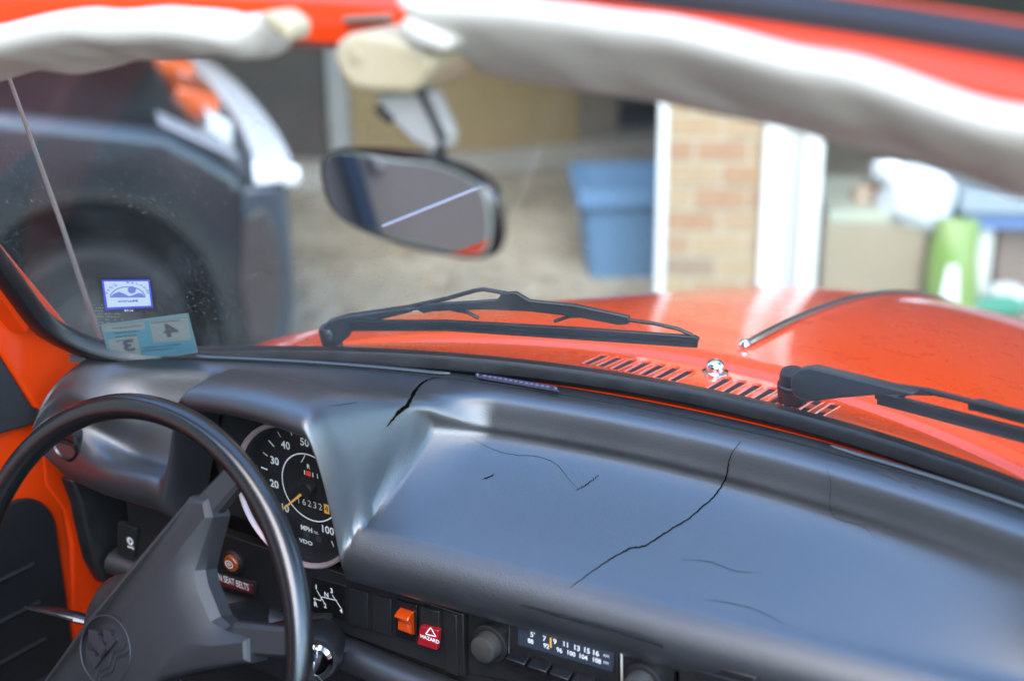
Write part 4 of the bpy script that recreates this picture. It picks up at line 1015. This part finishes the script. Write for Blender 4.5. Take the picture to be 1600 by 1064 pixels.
# ================================================================== PARKED CAR (dark blue)
S0 = at(450, 252, Z=-.30); S0.z = GZ
SL = Vector((math.cos(R(51)), math.sin(R(51)), 0)); SWv = Vector((-SL.y, SL.x, 0))
def sp3(l, w2, z): return S0+SL*l+SWv*w2+Vector((0, 0, z))
pc = thing('parked_car', 'dark blue parked car with bright white bumper and amber corner lamp', 'car', sp3(-2, .9, 0))
navy = mat('dark_blue_paint', (.012, .0155, .018), .3, coat=.5)
arch_c, arch_r, beltA, frontL = (-.50, .285), .295, .84, -.06
prof = [(-4.0, .28), (arch_c[0]-arch_r, .20)]
for k in range(0, 17):
    a = math.pi-math.pi*k/16; prof.append((arch_c[0]+arch_r*math.cos(a), arch_c[1]+arch_r*math.sin(a)))
prof += [(arch_c[0]+arch_r+.01, .17), (frontL-.02, .18), (frontL, .40), (frontL-.01, .56), (-.12, .64), (-.19, .695), (-.28, .755), (-.65, .825), (-1.2, beltA+.03), (-2.5, beltA+.05), (-4.0, beltA)]
def inset(pts, d):
    n2 = len(pts); o2 = []
    for i in range(n2):
        pa, pb, pc2 = Vector(pts[i-1]), Vector(pts[i]), Vector(pts[(i+1) % n2]); t1, t2 = (pb-pa), (pc2-pb)
        t1 = t1.normalized(); t2 = t2.normalized(); nn2 = Vector((-(t1.y+t2.y), t1.x+t2.x)); nn2 = nn2.normalized() if nn2.length > 1e-6 else Vector((-t1.y, t1.x))
        o2.append(pb+nn2*d)
    return o2
q = MB()
lay = [(0.0, .05), (.004, .025), (.02, .006), (.05, 0), (1.70, 0), (1.73, .006), (1.746, .025), (1.75, .05)]
rings = [[sp3(p[0], w2, p[1]) for p in inset(prof, d)] for w2, d in lay]
q.loft(rings); obj('body', q, navy, pc, smooth=50)
q = MB(); rows = []
HP = [(-1.25, .86), (-.95, .855), (-.65, .835), (-.45, .80), (-.28, .765), (-.19, .71)]
for (l, z) in spline(HP, 15):
    rows.append([sp3(l, .05+1.65*j/14, z-.01+.05*math.sin(math.pi*j/14)**.6*(1 if l < -.4 else .4)) for j in range(15)])
q.loft(rows, closed=False, caps=False); smooth_plate(q, .02); obj('hood', q, navy, pc, smooth=60)
q = MB(); cab = [(-3.7, beltA+.02), (-1.2, beltA+.03), (-1.85, beltA+.48), (-3.3, beltA+.48)]
q.loft([[sp3(l, w2+(.14 if z > beltA+.3 else 0)*(1 if w2 < .9 else -1), z) for l, z in cab] for w2 in (.06, 1.69)]); obj('cabin', q, mat('dark_car_glass', (.015, .018, .02), .1, coat=1), pc, bevel=.03)
q = MB(); q.lathe([(arch_r*.98, .05), (arch_r*.98, .4), (0, .4)], sp3(arch_c[0], 0, arch_c[1]), SWv, 32); obj('arch_liner', q, M['matte'], pc)
def pwheel(l, w2):
    tr_ = .235; c_ = sp3(l, w2, tr_); ax = -SWv
    q = MB(); q.lathe([(.15, -.10), (.21, -.10), (.230, -.085), (.235, -.05), (.235, .05), (.230, .085), (.21, .10), (.16, .095), (.15, .06)], c_, ax, 40); o = obj('wheel', q, mat('tyre_rubber', (.006, .0055, .005), .8, bump=.002, bscale=80), pc)
    q = MB(); q.lathe([(.15, .0), (.155, .088), (.14, .085), (.125, .05), (.06, .055), (.045, .07), (0, .07)], c_, ax, 40); obj('rim', q, mat('grey_alloy', (.035, .034, .032), .6, metal=.1), o)
for l in (arch_c[0], arch_c[0]-2.5): 
    for w2 in (.12, 1.63): pwheel(l, w2)
# bumper
bw = mat('white_bumper', (.90, .91, .92), .2, coat=.6)
bp = []
for k in range(15):
    f = k/14; w2 = -.02+1.79*f; bp.append((w2, -.005+.05*math.sin(math.pi*f)**.6))
rings = []; zc = .60
for w2, l in bp: rings.append([sp3(l+a, w2, zc+b) for a, b in ((-.085, .0), (.0, .0), (.010, .008), (.010, .038), (-.008, .050), (-.085, .056))])
q = MB(); q.loft(rings); obj('bumper', q, bw, pc, bevel=.008)
q = MB(); rings = []
for w2, l in bp: rings.append([sp3(l+a, w2, b) for a, b in ((-.12, .17), (-.03, .18), (-.008, .28), (-.005, .592), (-.12, .597))])
q.loft(rings); obj('bumper_skirt', q, mat('dull_navy_plastic', (.035, .045, .055), .35), pc, bevel=.012)
q = MB(); q.prism([sp3(-.13, -.022, .19), sp3(-.07, -.022, .19), sp3(-.035, -.022, .28), sp3(-.035, -.022, .47), sp3(-.07, -.022, .55), sp3(-.12, -.022, .52), sp3(-.145, -.022, .36)], SWv*.03); obj('ground_reflection', q, mat('brown_reflection', (.045, .037, .032), .4), pc, bevel=.008)  # brown patch painted as the ground's reflection in the curved bumper
q = MB(); q.lathe([(.0, -.03), (.026, -.02), (.03, .0), (.02, .02), (0, .024)], sp3(.0, -.025, .62), SL, 16); obj('bumper_end', q, bw, pc)
def nose_box(name, l0, l1, w0, w1, z0, z1, m): 
    q = MB(); q.prism([sp3(l0, w0, z0), sp3(l1, w0, z0-.02), sp3(l1, w0, z1-.035), sp3(l0, w0, z1)], SWv*(w1-w0)); return obj(name, q, m, pc, bevel=.008)
turn = mat('orange_lamp', (.55, .09, .012), .2, coat=.6)
lens = mat('clear_lamp', (.7, .72, .7), .15, coat=1)
for w0 in (.50, 1.10):
    nose_box('corner_lamp', -.20, -.085, w0+.10, w0+.36, .60, .745, turn)
    nose_box('side_lamp', -.14, -.075, w0-.06, w0+.095, .60, .70, lens)
nose_box('headlight', -.20, -.085, 1.53, 1.66, .60, .74, lens)
nose_box('grille', -.12, -.075, .93, 1.03, .57, .69, bw)
q = MB(); q.prism([sp3(-.30, .02, .760), sp3(-.12, .02, .655), sp3(-.12, .10, .665), sp3(-.30, .10, .770)], (0, 0, .012)); obj('nose_moulding', q, mat('grey_moulding', (.30, .30, .32), .3), pc, bevel=.004)

# ================================================================== LEAVES, ADDED TREE, HOUSE, ADDED REAR WALL
lf = MB()
for k in range(480):
    p = at(random.uniform(430, 1030), random.uniform(265, 520), Z=GZ+.004)
    a = random.uniform(0, 6.28); l = random.uniform(.012, .032); d1 = Vector((math.cos(a), math.sin(a), random.uniform(-.1, .3))); d2 = Vector((-math.sin(a), math.cos(a), random.uniform(-.1, .3)))
    lf.cur = random.randrange(3)
    lf.add([p-d1*l, p+d2*l*.45, p+d1*l, p-d2*l*.45], [(0, 1, 2), (0, 2, 3)])
o = kind(obj('leaf_litter', lf, [mat('dry_leaf_brown', (.22, .15, .085), .8), mat('dry_leaf_tan', (.34, .25, .14), .8), mat('pale_chip', (.42, .38, .30), .8)], smooth=0, recalc=False), 'stuff')
tag(o, 'dry brown leaves and pale chips scattered on the concrete', 'leaves')
tre = thing('added_tree', 'added leafy tree out of view to the right of the convertible', 'tree', (3.4, 1.9, GZ))  # unseen tree added to darken the sky reflected in the dash pad
q = MB(); q.tube([(3.4, 1.9, GZ), (3.45, 1.95, .6), (3.4, 1.9, 2.2), (3.3, 2.0, 4.2)], [.20, .16, .13, .05], 10)
for a in range(6): q.tube([(3.4, 1.9, 1.4+.3*a), (3.4+1.3*math.cos(a*1.1), 1.9+1.3*math.sin(a*1.1), 2.6+.4*a)], [.06, .015], 6)
obj('trunk', q, mat('grey_bark', (.10, .08, .06), .9, bump=.01, bscale=20), tre)
q = MB()
for k in range(9000):
    v = Vector((random.gauss(0, 1), random.gauss(0, 1), random.gauss(0, 1))).normalized()*random.random()**.4
    p = Vector((3.4+1.75*v.x, 1.9+1.75*v.y, 3.9+2.6*v.z)); p += noise.noise_vector(p*.9)*.5
    a = Vector((random.uniform(-1, 1), random.uniform(-1, 1), random.uniform(-1, 1))).normalized(); b = a.orthogonal().normalized(); l = random.uniform(.07, .13)
    q.add([p-a*l, p+b*l*.5, p+a*l, p-b*l*.5], [(0, 1, 2, 3)])
obj('crown', q, mat('leaf_green', (.045, .085, .025), .6, var=(.08, .11, .03), vscale=2), tre, smooth=0, recalc=False)
hw = thing('house', 'grey sided house wall beside the driveway, seen in the mirror, plus an added unseen rear wall', 'house', (-2.2, -2.0, GZ))
q = MB(); q.box((-2.2, -2.2, GZ+1.3), (.2, 3.6, 2.6)); obj('wall', q, mat('mauve_grey_siding', (.36, .32, .275), .8, var=(.32, .29, .25), vscale=1.5), hw)
q = MB(); q.box((-4.5, -6.2, GZ+4.2), (12.0, .3, 8.4)); obj('added_rear_wall', q, mat('dark_added_wall', (.055, .036, .03), .9, var=(.04, .028, .024), vscale=5), hw)  # unseen wall added to block the low sky from the dash reflections
q = MB(); q.box((-2.07, -.70, GZ+1.3), (.05, .042, 2.6)); obj('downpipe', q, mat('slate_blue_pipe', (.05, .08, .12), .4), hw, bevel=.01)
q = MB(); q.box((-2.09, -.765, GZ+.46), (.03, .035, .05)); obj('meter_box', q, mat('pale_meter_box', (.5, .46, .45), .6), hw, bevel=.01)
